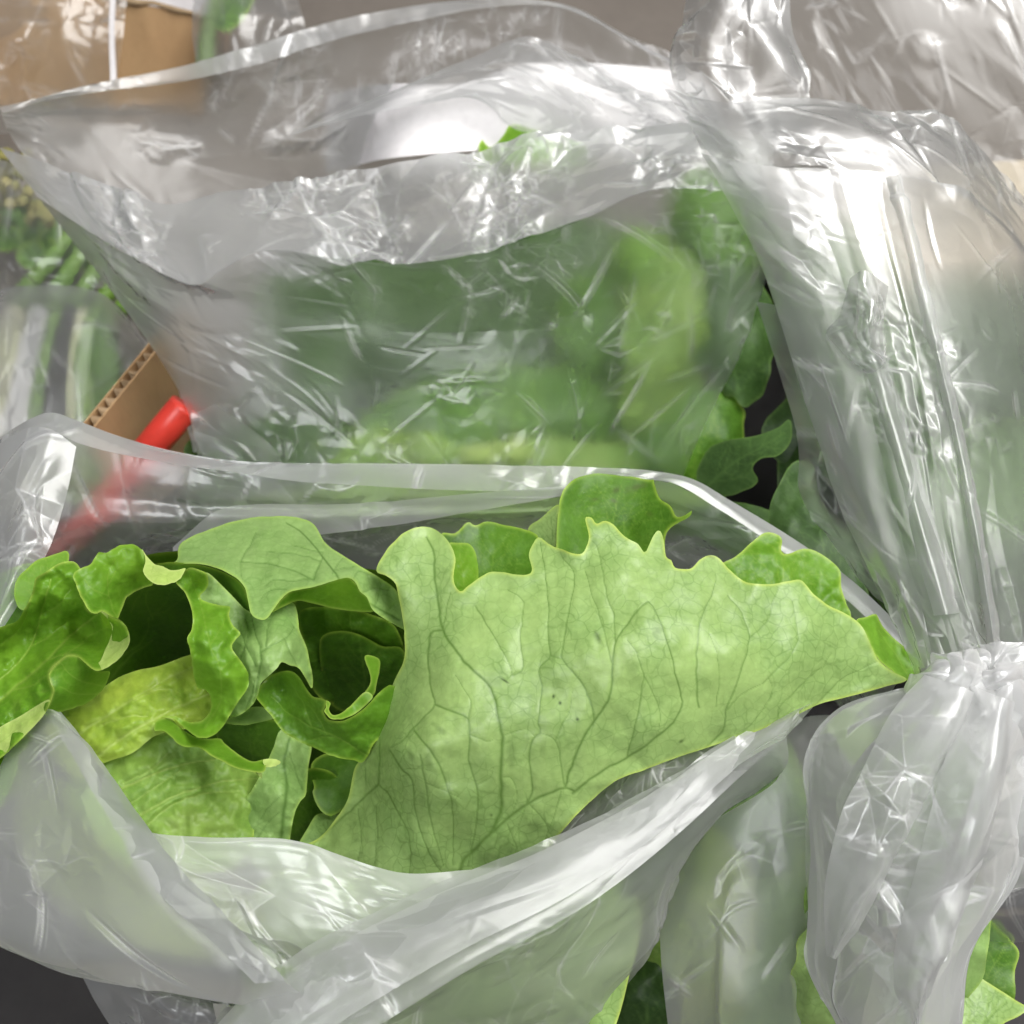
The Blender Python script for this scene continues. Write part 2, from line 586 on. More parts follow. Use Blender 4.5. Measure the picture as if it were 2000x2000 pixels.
def leaf(parent, outline, ctrl, mat, veins=None, step=3.0, bump=0.05, bscale=45, ruffle=0.0, rscale=60, curl=0.0, cwidth=25,
         quilt=0.0, edgew=4.0, spots=None, seed=1, name='leaf', label=None, frill=0.9):
    poly = curve([(x, y, 0) for x, y in outline], max(60, len(outline) * 7), closed=True)[:, :2]
    if frill:
        s = np.arange(len(poly))
        c = poly.mean(0)
        dirv = (poly - c) / np.linalg.norm(poly - c, axis=1, keepdims=True)
        poly = poly + dirv * (vnoise(np.stack([s / 3.0, s * 0 + seed], -1), 1.0, seed) * frill)[:, None]
    lo = poly.min(0) - step * 2
    hi = poly.max(0) + step * 2
    nx = int((hi[0] - lo[0]) / step) + 1
    ny = int((hi[1] - lo[1]) / step) + 1
    gx, gy = np.meshgrid(lo[0] + np.arange(nx) * step, lo[1] + np.arange(ny) * step, indexing='ij')
    q = np.stack([gx.ravel(), gy.ravel()], -1)
    ins = inside(q, poly).reshape(nx, ny)
    cell = ins[:-1, :-1] | ins[1:, :-1] | ins[:-1, 1:] | ins[1:, 1:]
    used = np.zeros((nx, ny), bool)
    used[:-1, :-1] |= cell
    used[1:, :-1] |= cell
    used[:-1, 1:] |= cell
    used[1:, 1:] |= cell
    idx = np.full((nx, ny), -1)
    idx[used] = np.arange(used.sum())
    q = np.stack([gx[used], gy[used]], -1)
    inn = ins[used]
    a = poly
    b = np.roll(poly, -1, 0)
    ed, ei, et = seg_dist(q, a, b)
    out = ~inn
    q[out] = a[ei[out]] + (b[ei[out]] - a[ei[out]]) * et[out][:, None]
    ed = np.where(out, 0, ed)
    i, j = np.nonzero(cell)
    F = np.stack([idx[i, j], idx[i + 1, j], idx[i + 1, j + 1], idx[i, j + 1]], -1)
    d = tps(ctrl)(q)
    d = d + bump * (vnoise(q, bscale, seed) + 0.3 * vnoise(q, bscale * .45, seed + 5) + .06 * vnoise(q, bscale * .2, seed + 6))
    if ruffle:
        d = d + ruffle * np.exp(-(ed / (rscale * 0.9)) ** 2) * vnoise(q, rscale, seed + 9)
    if curl:
        d = d + curl * np.exp(-ed / cwidth)
    at = {'edge': np.exp(-(ed / edgew) ** 2)}
    if veins:
        v = np.zeros(len(q))
        near = np.full(len(q), 1e9)
        for pts, w in veins:
            pp = curve([(x, y, 0) for x, y in pts], max(6, len(pts) * 4))[:, :2]
            wig = np.stack([vnoise(pp, 14, 3), vnoise(pp, 14, 4)], -1) * 1.6
            pp = pp + wig
            dd, di, dt = seg_dist(q, pp[:-1], pp[1:], 30.0)
            f = di / max(1, len(pp) - 1)
            ww = w * (1.0 - 0.55 * f)
            v = np.maximum(v, np.exp(-(dd / (ww * 0.52)) ** 2) * min(1.0, 0.35 + w * 0.13))
            near = np.minimum(near, dd)
        at['vein'] = v
        if quilt:
            d = d - quilt * (1 - np.exp(-near / 9.0)) + quilt * 0.15 * v
    if spots:
        s = np.zeros(len(q))
        for (x, y, rx, ry, ang, st) in spots:
            ca, sa = math.cos(ang), math.sin(ang)
            ux = (q[:, 0] - x) * ca + (q[:, 1] - y) * sa
            uy = -(q[:, 0] - x) * sa + (q[:, 1] - y) * ca
            w = 1 + .35 * vnoise(q, 9, 77)
            s = np.maximum(s, st * np.exp(-((ux / rx) ** 2 + (uy / ry) ** 2) * w * w))
        at['spot'] = s
    o = mesh_from(name, P(np.c_[q, d]), F, mat, parent, at)
    if label:
        o['label'] = label
    return o


BUCK = 3.1
RES = 1.3


def film(parent, rows, mat, nu=90, nv=140, coarse=3, ex=(0.02, 0.02), iters=45, amp=0.0015, keep=0.03, pin_edges=0.3, facets=((2.2, 0.12), (0.9, 0.04)),
         seed=1, name='film', smooth_u=True, smooth_v=True, bend=0.12, mask=None, label=None):
    nu, nv = int(nu * RES), int(nv * RES)
    G = loft(rows, nu, nv, False, smooth_u, smooth_v)
    X = P(G)
    if iters:
        cu, cv = max(6, int(nu / (coarse * BUCK))), max(6, int(nv / (coarse * BUCK)))
        iu = np.linspace(0, nu - 1, cu).round().astype(int)
        iv = np.linspace(0, nv - 1, cv).round().astype(int)
        C = X[np.ix_(iu, iv)].copy()
        pin = np.zeros((cu, cv))
        pin[0] = pin[-1] = pin_edges
        pin[:, 0] = pin[:, -1] = pin_edges
        Rx = relax(C.copy(), ex[0] * 0.45, ex[1] * 0.45, iters, seed, amp, keep, pin, bend)
        D = Rx - C
        D = np.einsum('ij,jkl->ikl', cr_matrix(cu, nu), D)
        D = np.einsum('ij,kjl->kil', cr_matrix(cv, nv), D)
        X = X + D
    du = np.linalg.norm(np.diff(X, axis=0), axis=-1).mean(1)
    dv = np.linalg.norm(np.diff(X, axis=1), axis=-1).mean(0)
    U = np.r_[0, np.cumsum(du)][:, None] * 100 + np.zeros((1, nv))
    V = np.r_[0, np.cumsum(dv)][None, :] * 100 + np.zeros((nu, 1))
    N = grid_normals(X)
    m = 1.0
    pv = np.stack([U, V], -1)
    m = np.clip(0.22 + 1.6 * vnoise(pv, 4.2, seed + 31) + 0.8 * vnoise(pv, 1.7, seed + 32), 0.10, 1.5)
    if len(facets) > 1 and facets[-1][0] > 0.62:
        facets = tuple(facets) + ((0.62, max(0.045, facets[-1][1] * 0.45)),)
    mk = 1.0
    if mask is not None:
        mk = mask(G)
    h = 0
    for k, f in enumerate(facets):
        sc, am = f[0], f[1]
        st = f[2] if len(f) > 2 else 1.0
        h = h + am * (1.2 if k == 0 else 1.7) * facet(U * st, V, sc, seed + 40 + k) * (m if k else 0.35 + 0.65 * m) * mk
    # short straight creases
    rg = np.random.RandomState(seed)
    area = U.max() * V.max()
    for q_ in range(int(min(140, area * 0.20))):
        cu_, cv_, an = rg.uniform(0, U.max()), rg.uniform(0, V.max()), rg.uniform(0, math.pi)
        ln, wd_, hi_ = rg.uniform(.8, 2.8), rg.uniform(.12, .24), rg.uniform(-.06, .06)
        a_ = (U - cu_) * math.cos(an) + (V - cv_) * math.sin(an)
        b_ = -(U - cu_) * math.sin(an) + (V - cv_) * math.cos(an)
        h = h + hi_ * np.clip(1 - np.abs(b_) / wd_, 0, 1) * np.clip((1 - np.abs(a_) / ln) * 1.5, 0, 1)
    # creased film turns white along its folds
    hu = np.zeros_like(U)
    hv = np.zeros_like(U)
    hh = h + np.zeros_like(U)
    su = np.diff(hh, axis=0) / (np.diff(U, axis=0) + 1e-6)
    sv = np.diff(hh, axis=1) / (np.diff(V, axis=1) + 1e-6)
    hu[1:-1] = np.abs(np.diff(su, axis=0))
    hv[:, 1:-1] = np.abs(np.diff(sv, axis=1))
    crease = np.clip((np.maximum(hu, hv) - 0.05) / 0.40, 0, 1) ** 0.8
    X = X + N * (h * 0.01)[..., None]
    o = mesh_from(name, X.reshape(-1, 3), grid_faces(nu, nv), mat, parent, {'crease': crease.ravel()})
    if label:
        o['label'] = label
    return o


def slab(name, corners, thick, mat, parent=None, bevel=0.0006):
    """a board from four corners (photo x, y, cm), given real thickness along its normal (away from camera)"""
    c = P(np.asarray(corners, float))
    n = np.cross(c[1] - c[0], c[3] - c[0])
    n /= np.linalg.norm(n)
    if np.dot(n, FWD) < 0:
        n = -n
    V = np.vstack([c, c + n * thick])
    o = mesh_from(name, V, [(0, 1, 2, 3), (7, 6, 5, 4), (0, 4, 5, 1), (1, 5, 6, 2), (2, 6, 7, 3), (3, 7, 4, 0)], mat, parent, smooth=False)
    if bevel:
        b = o.modifiers.new('bevel', 'BEVEL')
        b.width = bevel
        b.segments = 2
    return o


def tube(name, path, radii, mat, parent=None, sides=20, n=60, squash=1.0, noise=0.0, seed=0):
    p = P(curve(path, n))
    r = np.interp(np.linspace(0, 1, n), np.linspace(0, 1, len(radii)), radii)
    T = np.gradient(p, axis=0)
    T /= np.linalg.norm(T, axis=1, keepdims=True)
    A = np.cross(T, FWD)
    A /= np.linalg.norm(A, axis=1, keepdims=True)
    B = np.cross(T, A)
    th = np.linspace(0, 2 * math.pi, sides, endpoint=False)
    X = p[:, None] + r[:, None, None] * (A[:, None] * np.cos(th)[None, :, None] + B[:, None] * squash * np.sin(th)[None, :, None])
    if noise:
        c = p[:, None]
        X = c + (X - c) * (1 + noise * vnoise(X, 0.02, seed))[..., None]
    V = np.vstack([X.reshape(-1, 3), p[:1], p[-1:]])
    F = [tuple(map(int, f)) for f in grid_faces(n, sides, True)]
    k = n * sides
    F += [(k, (i + 1) % sides, i) for i in range(sides)]
    F += [(k + 1, k - sides + i, k - sides + (i + 1) % sides) for i in range(sides)]
    return mesh_from(name, V, F, mat, parent)


# ------------------------------------------------------------------ the setting: table
def quad_sheet(name, z, x0, x1, y0, y1, mat):
    o = mesh_from(name, [(x0, y0, z), (x1, y0, z), (x1, y1, z), (x0, y1, z)], [(0, 1, 2, 3)], mat, smooth=False)
    o['kind'] = 'structure'
    return o


quad_sheet('tabletop', 0.0, -4, 4, -3, 6, M['table'])

# ------------------------------------------------------------------ front lettuce, leaf by leaf
def front_lettuce():
    L = thing('lettuce', 'frilly green lettuce standing uncovered in the open front bag', 'lettuce', (900, 1700, 44))
    # --- deep inner leaves behind the gaps
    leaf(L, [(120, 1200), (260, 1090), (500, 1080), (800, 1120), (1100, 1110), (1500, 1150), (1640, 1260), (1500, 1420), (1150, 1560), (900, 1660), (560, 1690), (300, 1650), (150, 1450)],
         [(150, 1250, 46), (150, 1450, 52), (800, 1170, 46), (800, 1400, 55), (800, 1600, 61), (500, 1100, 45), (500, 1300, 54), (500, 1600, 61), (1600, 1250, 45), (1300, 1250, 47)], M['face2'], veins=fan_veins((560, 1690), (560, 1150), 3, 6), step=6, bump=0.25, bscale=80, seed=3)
    # back right leaf with insect holes and its pale turned side
    leaf(L, [(1105, 950), (1160, 925), (1266, 936), (1276, 940), (1288, 972), (1309, 987), (1320, 1009), (1336, 1007), (1352, 997), (1346, 1010), (1302, 1041), (1290, 1120), (1200, 1160), (1090, 1150), (1087, 1063), (1090, 1005)],
         [(1100, 960, 43.0), (1270, 940, 43.6), (1345, 1000, 42.2), (1090, 1100, 41.8), (1290, 1110, 42.2), (1190, 1030, 43.6)], M['face2'], veins=fan_veins((1190, 1160), (1210, 950), 8, 5, .6, 3.5), step=2.6, bump=0.06, seed=8,
         spots=[(1162, 975, 7, 3, -.1, 2.0), (1199, 978, 8, 4, .4, 2.0), (1203, 958, 9, 4, -.6, 2.0), (1245, 951, 18, 6, -.25, 2.0), (1269, 1004, 6, 5, 0, 1.2)], label='dark green leaf with small insect holes')
    leaf(L, [(1030, 1036), (1056, 1012), (1090, 985), (1092, 1010), (1088, 1066), (1086, 1120), (1050, 1090)], [(1030, 1036, 43.6), (1090, 985, 42.9), (1086, 1110, 41.8), (1050, 1080, 43)], M['under'], veins=fan_veins((1075, 1110), (1075, 1000), 5, 4, .5, 3), step=2.6, bump=0.03, seed=9)
    # dark leaf and small leaf in the middle gap
    leaf(L, [(860, 1046), (889, 1041), (913, 1020), (929, 1027), (951, 1019), (994, 1027), (1041, 1040), (1056, 1062), (1062, 1130), (1000, 1190), (900, 1190), (862, 1120)],
         [(870, 1045, 43.4), (950, 1020, 43.8), (1050, 1045, 43.2), (960, 1110, 43.0), (900, 1180, 41.5), (1040, 1170, 41.5)], M['face2'], veins=fan_veins((960, 1190), (960, 1040), 4, 5, .6, 3), step=2.6, bump=0.08, seed=10)
    leaf(L, [(872, 1066), (896, 1060), (918, 1064), (931, 1088), (934, 1132), (925, 1180), (890, 1190), (872, 1130)], [(880, 1064, 41.6), (930, 1090, 42), (900, 1110, 41.3), (900, 1180, 41)], M['face'], veins=fan_veins((905, 1180), (900, 1070), 6, 4, .5, 2.5), step=2.4, bump=0.08, bscale=20, seed=11)
    # right back leaf under the bag rim
    leaf(L, [(1400, 1110), (1437, 1087), (1466, 1061), (1489, 1042), (1508, 1040), (1527, 1051), (1526, 1077), (1540, 1082), (1572, 1071), (1607, 1083), (1640, 1112), (1643, 1144), (1652, 1176), (1660, 1215), (1600, 1270), (1450, 1260), (1390, 1160)],
         [(1400, 1110, 41.3), (1508, 1040, 42.5), (1640, 1110, 42.2), (1652, 1180, 41.5), (1540, 1140, 41.4), (1450, 1250, 40.5), (1600, 1260, 41)], M['face'], veins=fan_veins((1500, 1260), (1540, 1060), 12, 6, .6, 3.5), step=2.6, bump=0.12, bscale=32, ruffle=0.15, seed=12)
    # dim leaves standing in the gaps
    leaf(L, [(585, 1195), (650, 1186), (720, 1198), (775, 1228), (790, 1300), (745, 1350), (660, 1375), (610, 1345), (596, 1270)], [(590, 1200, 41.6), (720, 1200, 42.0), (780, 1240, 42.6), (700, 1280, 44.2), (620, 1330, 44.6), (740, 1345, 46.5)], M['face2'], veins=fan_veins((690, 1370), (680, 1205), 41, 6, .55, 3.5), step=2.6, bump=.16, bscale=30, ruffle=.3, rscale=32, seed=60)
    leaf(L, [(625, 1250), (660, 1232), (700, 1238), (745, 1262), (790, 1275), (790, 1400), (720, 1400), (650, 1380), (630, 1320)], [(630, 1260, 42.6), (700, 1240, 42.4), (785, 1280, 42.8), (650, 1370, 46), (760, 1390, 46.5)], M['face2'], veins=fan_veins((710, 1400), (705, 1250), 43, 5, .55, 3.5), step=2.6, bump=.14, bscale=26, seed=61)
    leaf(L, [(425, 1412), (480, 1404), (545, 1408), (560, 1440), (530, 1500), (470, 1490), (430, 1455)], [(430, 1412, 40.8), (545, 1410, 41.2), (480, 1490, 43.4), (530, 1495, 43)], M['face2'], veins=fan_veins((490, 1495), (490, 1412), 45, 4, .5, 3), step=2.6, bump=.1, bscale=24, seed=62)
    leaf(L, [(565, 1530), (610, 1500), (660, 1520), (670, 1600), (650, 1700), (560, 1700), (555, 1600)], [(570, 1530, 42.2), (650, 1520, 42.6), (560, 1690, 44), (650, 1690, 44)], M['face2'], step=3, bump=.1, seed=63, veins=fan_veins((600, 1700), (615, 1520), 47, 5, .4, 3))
    # hollow of the left cup
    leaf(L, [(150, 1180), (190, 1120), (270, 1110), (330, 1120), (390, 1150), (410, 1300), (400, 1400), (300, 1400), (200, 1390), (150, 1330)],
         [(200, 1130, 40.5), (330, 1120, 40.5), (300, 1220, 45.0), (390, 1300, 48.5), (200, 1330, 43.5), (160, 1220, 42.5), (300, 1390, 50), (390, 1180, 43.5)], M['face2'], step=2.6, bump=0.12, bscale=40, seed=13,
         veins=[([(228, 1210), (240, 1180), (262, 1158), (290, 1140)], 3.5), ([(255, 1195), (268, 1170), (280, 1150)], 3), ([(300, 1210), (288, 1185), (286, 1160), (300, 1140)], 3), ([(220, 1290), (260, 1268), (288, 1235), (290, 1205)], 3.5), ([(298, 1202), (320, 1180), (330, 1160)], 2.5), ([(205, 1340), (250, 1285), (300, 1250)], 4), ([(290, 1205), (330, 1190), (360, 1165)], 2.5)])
    # yellow-green heart leaf
    leaf(L, [(100, 1400), (150, 1370), (197, 1345), (235, 1322), (269, 1309), (310, 1301), (368, 1280), (420, 1270), (440, 1330), (430, 1400), (380, 1420), (306, 1436), (259, 1470), (186, 1497), (150, 1520), (90, 1470)],
         [(110, 1400, 39.6), (200, 1345, 40.3), (370, 1282, 41.2), (250, 1390, 38.9), (400, 1400, 40.2), (186, 1490, 38.8), (300, 1435, 39.2), (330, 1350, 39.8)], M['yellow'],
         veins=[([(150, 1510), (240, 1440), (330, 1390), (420, 1350)], 9), ([(130, 1450), (220, 1390), (300, 1340), (380, 1300)], 5), ([(200, 1415), (250, 1400), (290, 1400)], 3), ([(260, 1370), (300, 1350), (340, 1345)], 3)],
         step=2.4, bump=0.22, bscale=34, quilt=.12, seed=14, spots=[(290, 1340, 18, 14, 0, .5), (320, 1360, 12, 20, .5, .6), (222, 1400, 12, 8, 0, .4), (350, 1320, 25, 10, -.4, .5)])
    # veined leaf below it
    leaf(L, [(120, 1540), (186, 1494), (259, 1467), (306, 1430), (360, 1440), (420, 1470), (480, 1500), (520, 1530), (500, 1600), (490, 1650), (440, 1700), (300, 1700), (200, 1660)],
         [(186, 1494, 39.4), (306, 1430, 39.9), (500, 1520, 41.2), (330, 1560, 39.0), (470, 1640, 39.8), (250, 1660, 38.6), (430, 1690, 39.2)], M['mid'],
         veins=[([(190, 1640), (260, 1600), (330, 1560), (420, 1530), (500, 1520)], 5), ([(200, 1560), (280, 1520), (350, 1495), (440, 1480)], 5), ([(210, 1600), (300, 1540), (360, 1500)], 3), ([(290, 1610), (340, 1570), (400, 1550), (470, 1545)], 3.5), ([(240, 1530), (300, 1500), (330, 1470)], 3)],
         step=2.4, bump=0.2, bscale=32, quilt=.12, seed=15, spots=[(372, 1592, 30, 14, .3, .9), (340, 1612, 26, 10, .5, .8), (392, 1515, 7, 6, 0, .9), (410, 1625, 24, 10, 0, .6), (290, 1500, 14, 9, .3, .5), (330, 1480, 20, 9, -.5, .5)])
    # standing folded leaf with pale rib
    leaf(L, [(548, 1426), (533, 1462), (523, 1485), (497, 1535), (481, 1558), (478, 1581), (481, 1622), (490, 1690), (560, 1700), (566, 1641), (574, 1594), (587, 1566), (598, 1550), (602, 1500), (608, 1455), (587, 1447), (567, 1438)],
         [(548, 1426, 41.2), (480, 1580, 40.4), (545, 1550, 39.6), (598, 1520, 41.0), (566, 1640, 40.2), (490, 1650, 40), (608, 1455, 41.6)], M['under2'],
         veins=[([(545, 1690), (552, 1600), (560, 1540), (555, 1490), (566, 1440)], 9), ([(510, 1600), (530, 1570), (556, 1550)], 3), ([(500, 1640), (530, 1600), (556, 1580)], 3), ([(590, 1540), (575, 1500), (565, 1470)], 3)], step=2.4, bump=0.12, bscale=26, seed=16)
    leaf(L, [(613, 1535), (610, 1550), (621, 1576), (639, 1592), (660, 1588), (690, 1560), (720, 1480), (650, 1470), (610, 1490)], [(613, 1540, 42), (640, 1590, 41.6), (700, 1500, 43), (620, 1490, 43)], M['face2'], step=2.6, bump=0.06, seed=17)
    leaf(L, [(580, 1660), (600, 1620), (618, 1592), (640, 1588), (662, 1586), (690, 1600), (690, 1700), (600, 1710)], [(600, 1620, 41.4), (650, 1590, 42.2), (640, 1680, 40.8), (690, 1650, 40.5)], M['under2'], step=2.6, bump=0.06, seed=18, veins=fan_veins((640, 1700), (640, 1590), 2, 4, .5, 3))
    # pale stem peeping under the curl
    leaf(L, [(355, 1398), (372, 1384), (400, 1370), (415, 1362), (440, 1372), (420, 1402), (390, 1408)], [(360, 1398, 40.6), (415, 1365, 41), (420, 1400, 40.6)], M['pale'], step=2.6, bump=0.03, seed=19)
    leaf(L, [(438, 1411), (465, 1392), (500, 1380), (534, 1388), (536, 1402), (507, 1411), (476, 1416)], [(440, 1411, 40.2), (500, 1380, 41), (530, 1402, 40.2)], M['under2'], step=2.6, bump=0.03, seed=20)
    # broad drooping leaf at the back, pale underside with fine veins
    droop = leaf(L, [(300, 1104), (343, 1096), (355, 1060), (420, 1030), (500, 1010), (600, 1015), (636, 1060), (683, 1093), (740, 1127), (771, 1150), (782, 1170), (800, 1230), (766, 1217), (730, 1193), (717, 1167), (704, 1156), (696, 1141), (683, 1129), (665, 1131), (647, 1136),
             (608, 1147), (569, 1155), (548, 1172), (533, 1193), (523, 1206), (512, 1211), (499, 1207), (489, 1195), (484, 1169), (476, 1143), (455, 1125), (424, 1110), (380, 1101)],
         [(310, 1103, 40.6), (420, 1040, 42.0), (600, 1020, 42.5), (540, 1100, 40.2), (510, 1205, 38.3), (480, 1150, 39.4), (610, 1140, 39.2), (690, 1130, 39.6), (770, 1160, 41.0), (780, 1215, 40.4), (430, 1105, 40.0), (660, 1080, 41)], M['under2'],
         veins=[([(780, 1210), (690, 1160), (640, 1100), (600, 1050), (560, 1020)], 5), ([(612, 1132), (560, 1110), (520, 1100), (470, 1098)], 3.5), ([(470, 1098), (480, 1080), (490, 1060), (500, 1040)], 3), ([(470, 1098), (470, 1120), (474, 1135)], 2.5),
                ([(612, 1132), (620, 1110), (632, 1080)], 4), ([(625, 1095), (590, 1085), (560, 1080), (520, 1078)], 2.5), ([(632, 1080), (600, 1072), (570, 1065)], 2.5), ([(612, 1130), (570, 1135), (540, 1132), (515, 1145)], 3), ([(560, 1150), (530, 1152), (505, 1175)], 2.5),
                ([(650, 1120), (660, 1100), (672, 1090)], 2.5), ([(690, 1130), (700, 1115), (720, 1122)], 2.5), ([(700, 1160), (730, 1150), (760, 1152)], 3), ([(650, 1115), (690, 1105)], 2), ([(730, 1190), (740, 1165), (745, 1140)], 2.5), ([(745, 1205), (760, 1190), (770, 1180)], 2)],
         step=2.2, bump=0.10, bscale=36, quilt=0.09, seed=21, label='broad pale leaf drooping over the back of the head')
    leaf(droop, [(530, 1197), (533, 1193), (548, 1172), (569, 1155), (608, 1147), (647, 1136), (665, 1131), (683, 1129), (696, 1141), (704, 1156), (717, 1167), (731, 1193), (696, 1194), (662, 1190), (623, 1182), (598, 1175), (579, 1174), (559, 1182)],
         [(533, 1193, 38.7), (569, 1156, 39.0), (647, 1137, 39.3), (700, 1150, 39.7), (731, 1193, 40.2), (660, 1189, 40.5), (590, 1174, 40.1), (640, 1160, 39.7)], M['face'], step=2.2, bump=0.03, bscale=25, seed=22, edgew=3, name='turned_edge')
    # dark strip behind the curl, then the central blistered leaf
    leaf(L, [(296, 1108), (326, 1098), (365, 1100), (403, 1105), (440, 1118), (470, 1138), (486, 1170), (492, 1215), (440, 1230), (400, 1190), (360, 1140)], [(300, 1105, 40.2), (440, 1118, 40.4), (490, 1200, 40.2), (400, 1190, 41.5)], M['face2'], step=2.4, bump=0.05, seed=23)
    leaf(L, [(400, 1118), (440, 1150), (480, 1190), (510, 1200), (545, 1180), (574, 1178), (582, 1208), (585, 1231), (598, 1263), (605, 1291), (610, 1320), (609, 1345), (595, 1322), (582, 1304), (567, 1300), (550, 1293), (541, 1304), (523, 1322), (510, 1335), (504, 1356), (494, 1376), (476, 1392), (452, 1400), (430, 1380), (420, 1300), (400, 1230), (385, 1165)],
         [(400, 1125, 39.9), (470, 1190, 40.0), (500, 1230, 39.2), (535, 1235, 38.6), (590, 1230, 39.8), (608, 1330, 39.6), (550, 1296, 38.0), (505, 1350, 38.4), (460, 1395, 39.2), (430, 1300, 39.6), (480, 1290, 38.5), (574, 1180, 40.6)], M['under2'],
         veins=[([(495, 1370), (505, 1320), (510, 1280), (500, 1240), (490, 1200)], 4), ([(510, 1275), (540, 1255), (560, 1245), (575, 1225)], 3.5), ([(520, 1262), (522, 1235), (524, 1210)], 3), ([(500, 1300), (480, 1260), (465, 1220)], 3), ([(555, 1248), (570, 1280), (580, 1300)], 2.5), ([(478, 1390), (490, 1360), (497, 1330)], 3), ([(470, 1285), (485, 1240), (480, 1210)], 2.5)],
         step=2.2, bump=0.16, bscale=30, quilt=0.14, seed=24, label='blistered inner leaf with shiny bumps')
    # S-shaped curl in front of it
    leaf(L, [(343, 1136), (362, 1159), (375, 1195), (375, 1226), (365, 1247), (371, 1268), (375, 1299), (380, 1325), (386, 1343), (401, 1347), (411, 1361), (412, 1384), (401, 1402), (385, 1410), (365, 1409), (348, 1401), (330, 1398), (316, 1400), (340, 1404), (362, 1423), (380, 1437), (398, 1442), (416, 1436), (429, 1426), (442, 1410),
             (460, 1379), (481, 1348), (486, 1332), (481, 1307), (455, 1268), (458, 1252), (470, 1237), (458, 1224), (447, 1203), (449, 1185), (424, 1181), (398, 1173), (391, 1164), (400, 1154), (407, 1141), (403, 1120), (385, 1112), (370, 1109), (358, 1118)],
         [(345, 1130, 38.6), (390, 1115, 38.4), (375, 1210, 38.0), (450, 1195, 38.6), (367, 1248, 37.5), (468, 1237, 38.1), (420, 1260, 37.2), (378, 1310, 38.0), (485, 1332, 37.9), (430, 1330, 37.3), (405, 1400, 38.8), (398, 1440, 37.7), (340, 1401, 38.9), (455, 1385, 38.0), (396, 1165, 39.2)], M['face'],
         veins=[([(400, 1420), (430, 1370), (430, 1310), (410, 1260), (400, 1210), (385, 1160), (370, 1125)], 2.5), ([(430, 1310), (455, 1290)], 2), ([(410, 1260), (430, 1230), (440, 1205)], 2)], step=2.0, bump=0.12, bscale=26, ruffle=0.22, rscale=24, seed=25, edgew=3.4, label='bright green S-shaped curled leaf margin')
    # long bright strip pointing right
    leaf(L, [(303, 1428), (302, 1418), (306, 1408), (323, 1402), (340, 1408), (356, 1424), (378, 1438), (404, 1443), (429, 1443), (440, 1452), (455, 1465), (476, 1480), (494, 1487), (515, 1484), (520, 1493), (517, 1505), (502, 1509), (460, 1500), (437, 1488), (411, 1475), (388, 1460), (362, 1459), (347, 1452), (334, 1439), (318, 1427)],
         [(303, 1420, 38.2), (330, 1412, 38.9), (347, 1450, 37.8), (400, 1448, 38.8), (411, 1474, 38.0), (470, 1485, 38.3), (515, 1495, 38.2), (370, 1440, 38.7)], M['face'], step=1.8, bump=0.04, bscale=22, seed=26, edgew=3, label='thin bright strip of leaf ending in a torn tip')
    leaf(L, [(514, 1484), (530, 1482), (545, 1485), (548, 1491), (535, 1497), (519, 1497)], [(514, 1484, 38.2), (548, 1488, 38.6), (530, 1497, 38.4)], M['pale'], step=1.6, bump=0.02, bscale=10, seed=27)
    leaf(L, [(502, 1507), (510, 1507), (512, 1520), (508, 1518)], [(502, 1507, 38.3), (510, 1507, 38.3), (511, 1519, 38.6)], M['pale'], step=1.4, bump=0.0, seed=28)
    # curled leaf right of the centre
    curled = leaf(L, [(500, 1362), (506, 1343), (514, 1332), (523, 1322), (548, 1311), (569, 1311), (585, 1323), (598, 1344), (611, 1360), (626, 1363), (637, 1369), (636, 1379), (631, 1389), (639, 1402), (649, 1407), (670, 1407), (696, 1395), (719, 1376), (740, 1353), (755, 1341), (766, 1339), (790, 1360), (790, 1420), (737, 1446), (711, 1487), (688, 1484), (657, 1479), (626, 1467), (590, 1450), (559, 1433), (541, 1415), (533, 1402), (520, 1387)],
         [(503, 1360, 38.6), (560, 1312, 38.6), (600, 1350, 37.9), (635, 1375, 37.6), (665, 1405, 37.9), (720, 1375, 38.5), (766, 1341, 39.2), (560, 1390, 39.0), (610, 1440, 38.7), (711, 1485, 39.4), (690, 1440, 38.7), (545, 1345, 39.6), (770, 1420, 39.6)], M['face2'],
         veins=[([(720, 1480), (660, 1440), (610, 1420), (560, 1390), (530, 1360)], 3), ([(610, 1420), (590, 1370), (570, 1340)], 2.5), ([(660, 1440), (640, 1440), (600, 1445)], 2), ([(640, 1435), (620, 1400), (600, 1370)], 2)], step=2.0, bump=0.14, bscale=28, quilt=.06, seed=29, edgew=4, label='curled leaf with a rolled wavy margin in the middle of the head')
    leaf(curled, [(636, 1368), (637, 1380), (633, 1389), (642, 1401), (652, 1405), (672, 1404), (698, 1391), (720, 1372), (728, 1360), (712, 1352), (683, 1380), (664, 1394), (650, 1396), (642, 1386), (646, 1374)], [(636, 1370, 37.6), (660, 1400, 37.9), (720, 1370, 38.6), (690, 1378, 38.8)], M['face'], step=1.8, bump=0.02, seed=30, edgew=3, name='rolled_rim')
    leaf(L, [(712, 1284), (726, 1281), (738, 1285), (743, 1294), (738, 1325), (730, 1356), (705, 1385), (670, 1403), (655, 1402), (683, 1382), (714, 1351), (724, 1325)], [(715, 1285, 40.6), (743, 1295, 40.3), (730, 1356, 39.4), (660, 1402, 38.2), (714, 1350, 40)], M['face'], step=2.0, bump=0.02, seed=31, edgew=3)
    # left: far leaves
    leaf(L, [(30, 1140), (64, 1100), (89, 1088), (112, 1080), (131, 1077), (133, 1100), (110, 1180), (40, 1190)], [(64, 1100, 39.9), (131, 1080, 40.2), (60, 1180, 39.6), (110, 1180, 39.6)], M['face'], step=2.6, bump=0.05, seed=32, edgew=3, veins=fan_veins((60, 1190), (110, 1085), 2, 4, .5, 3))
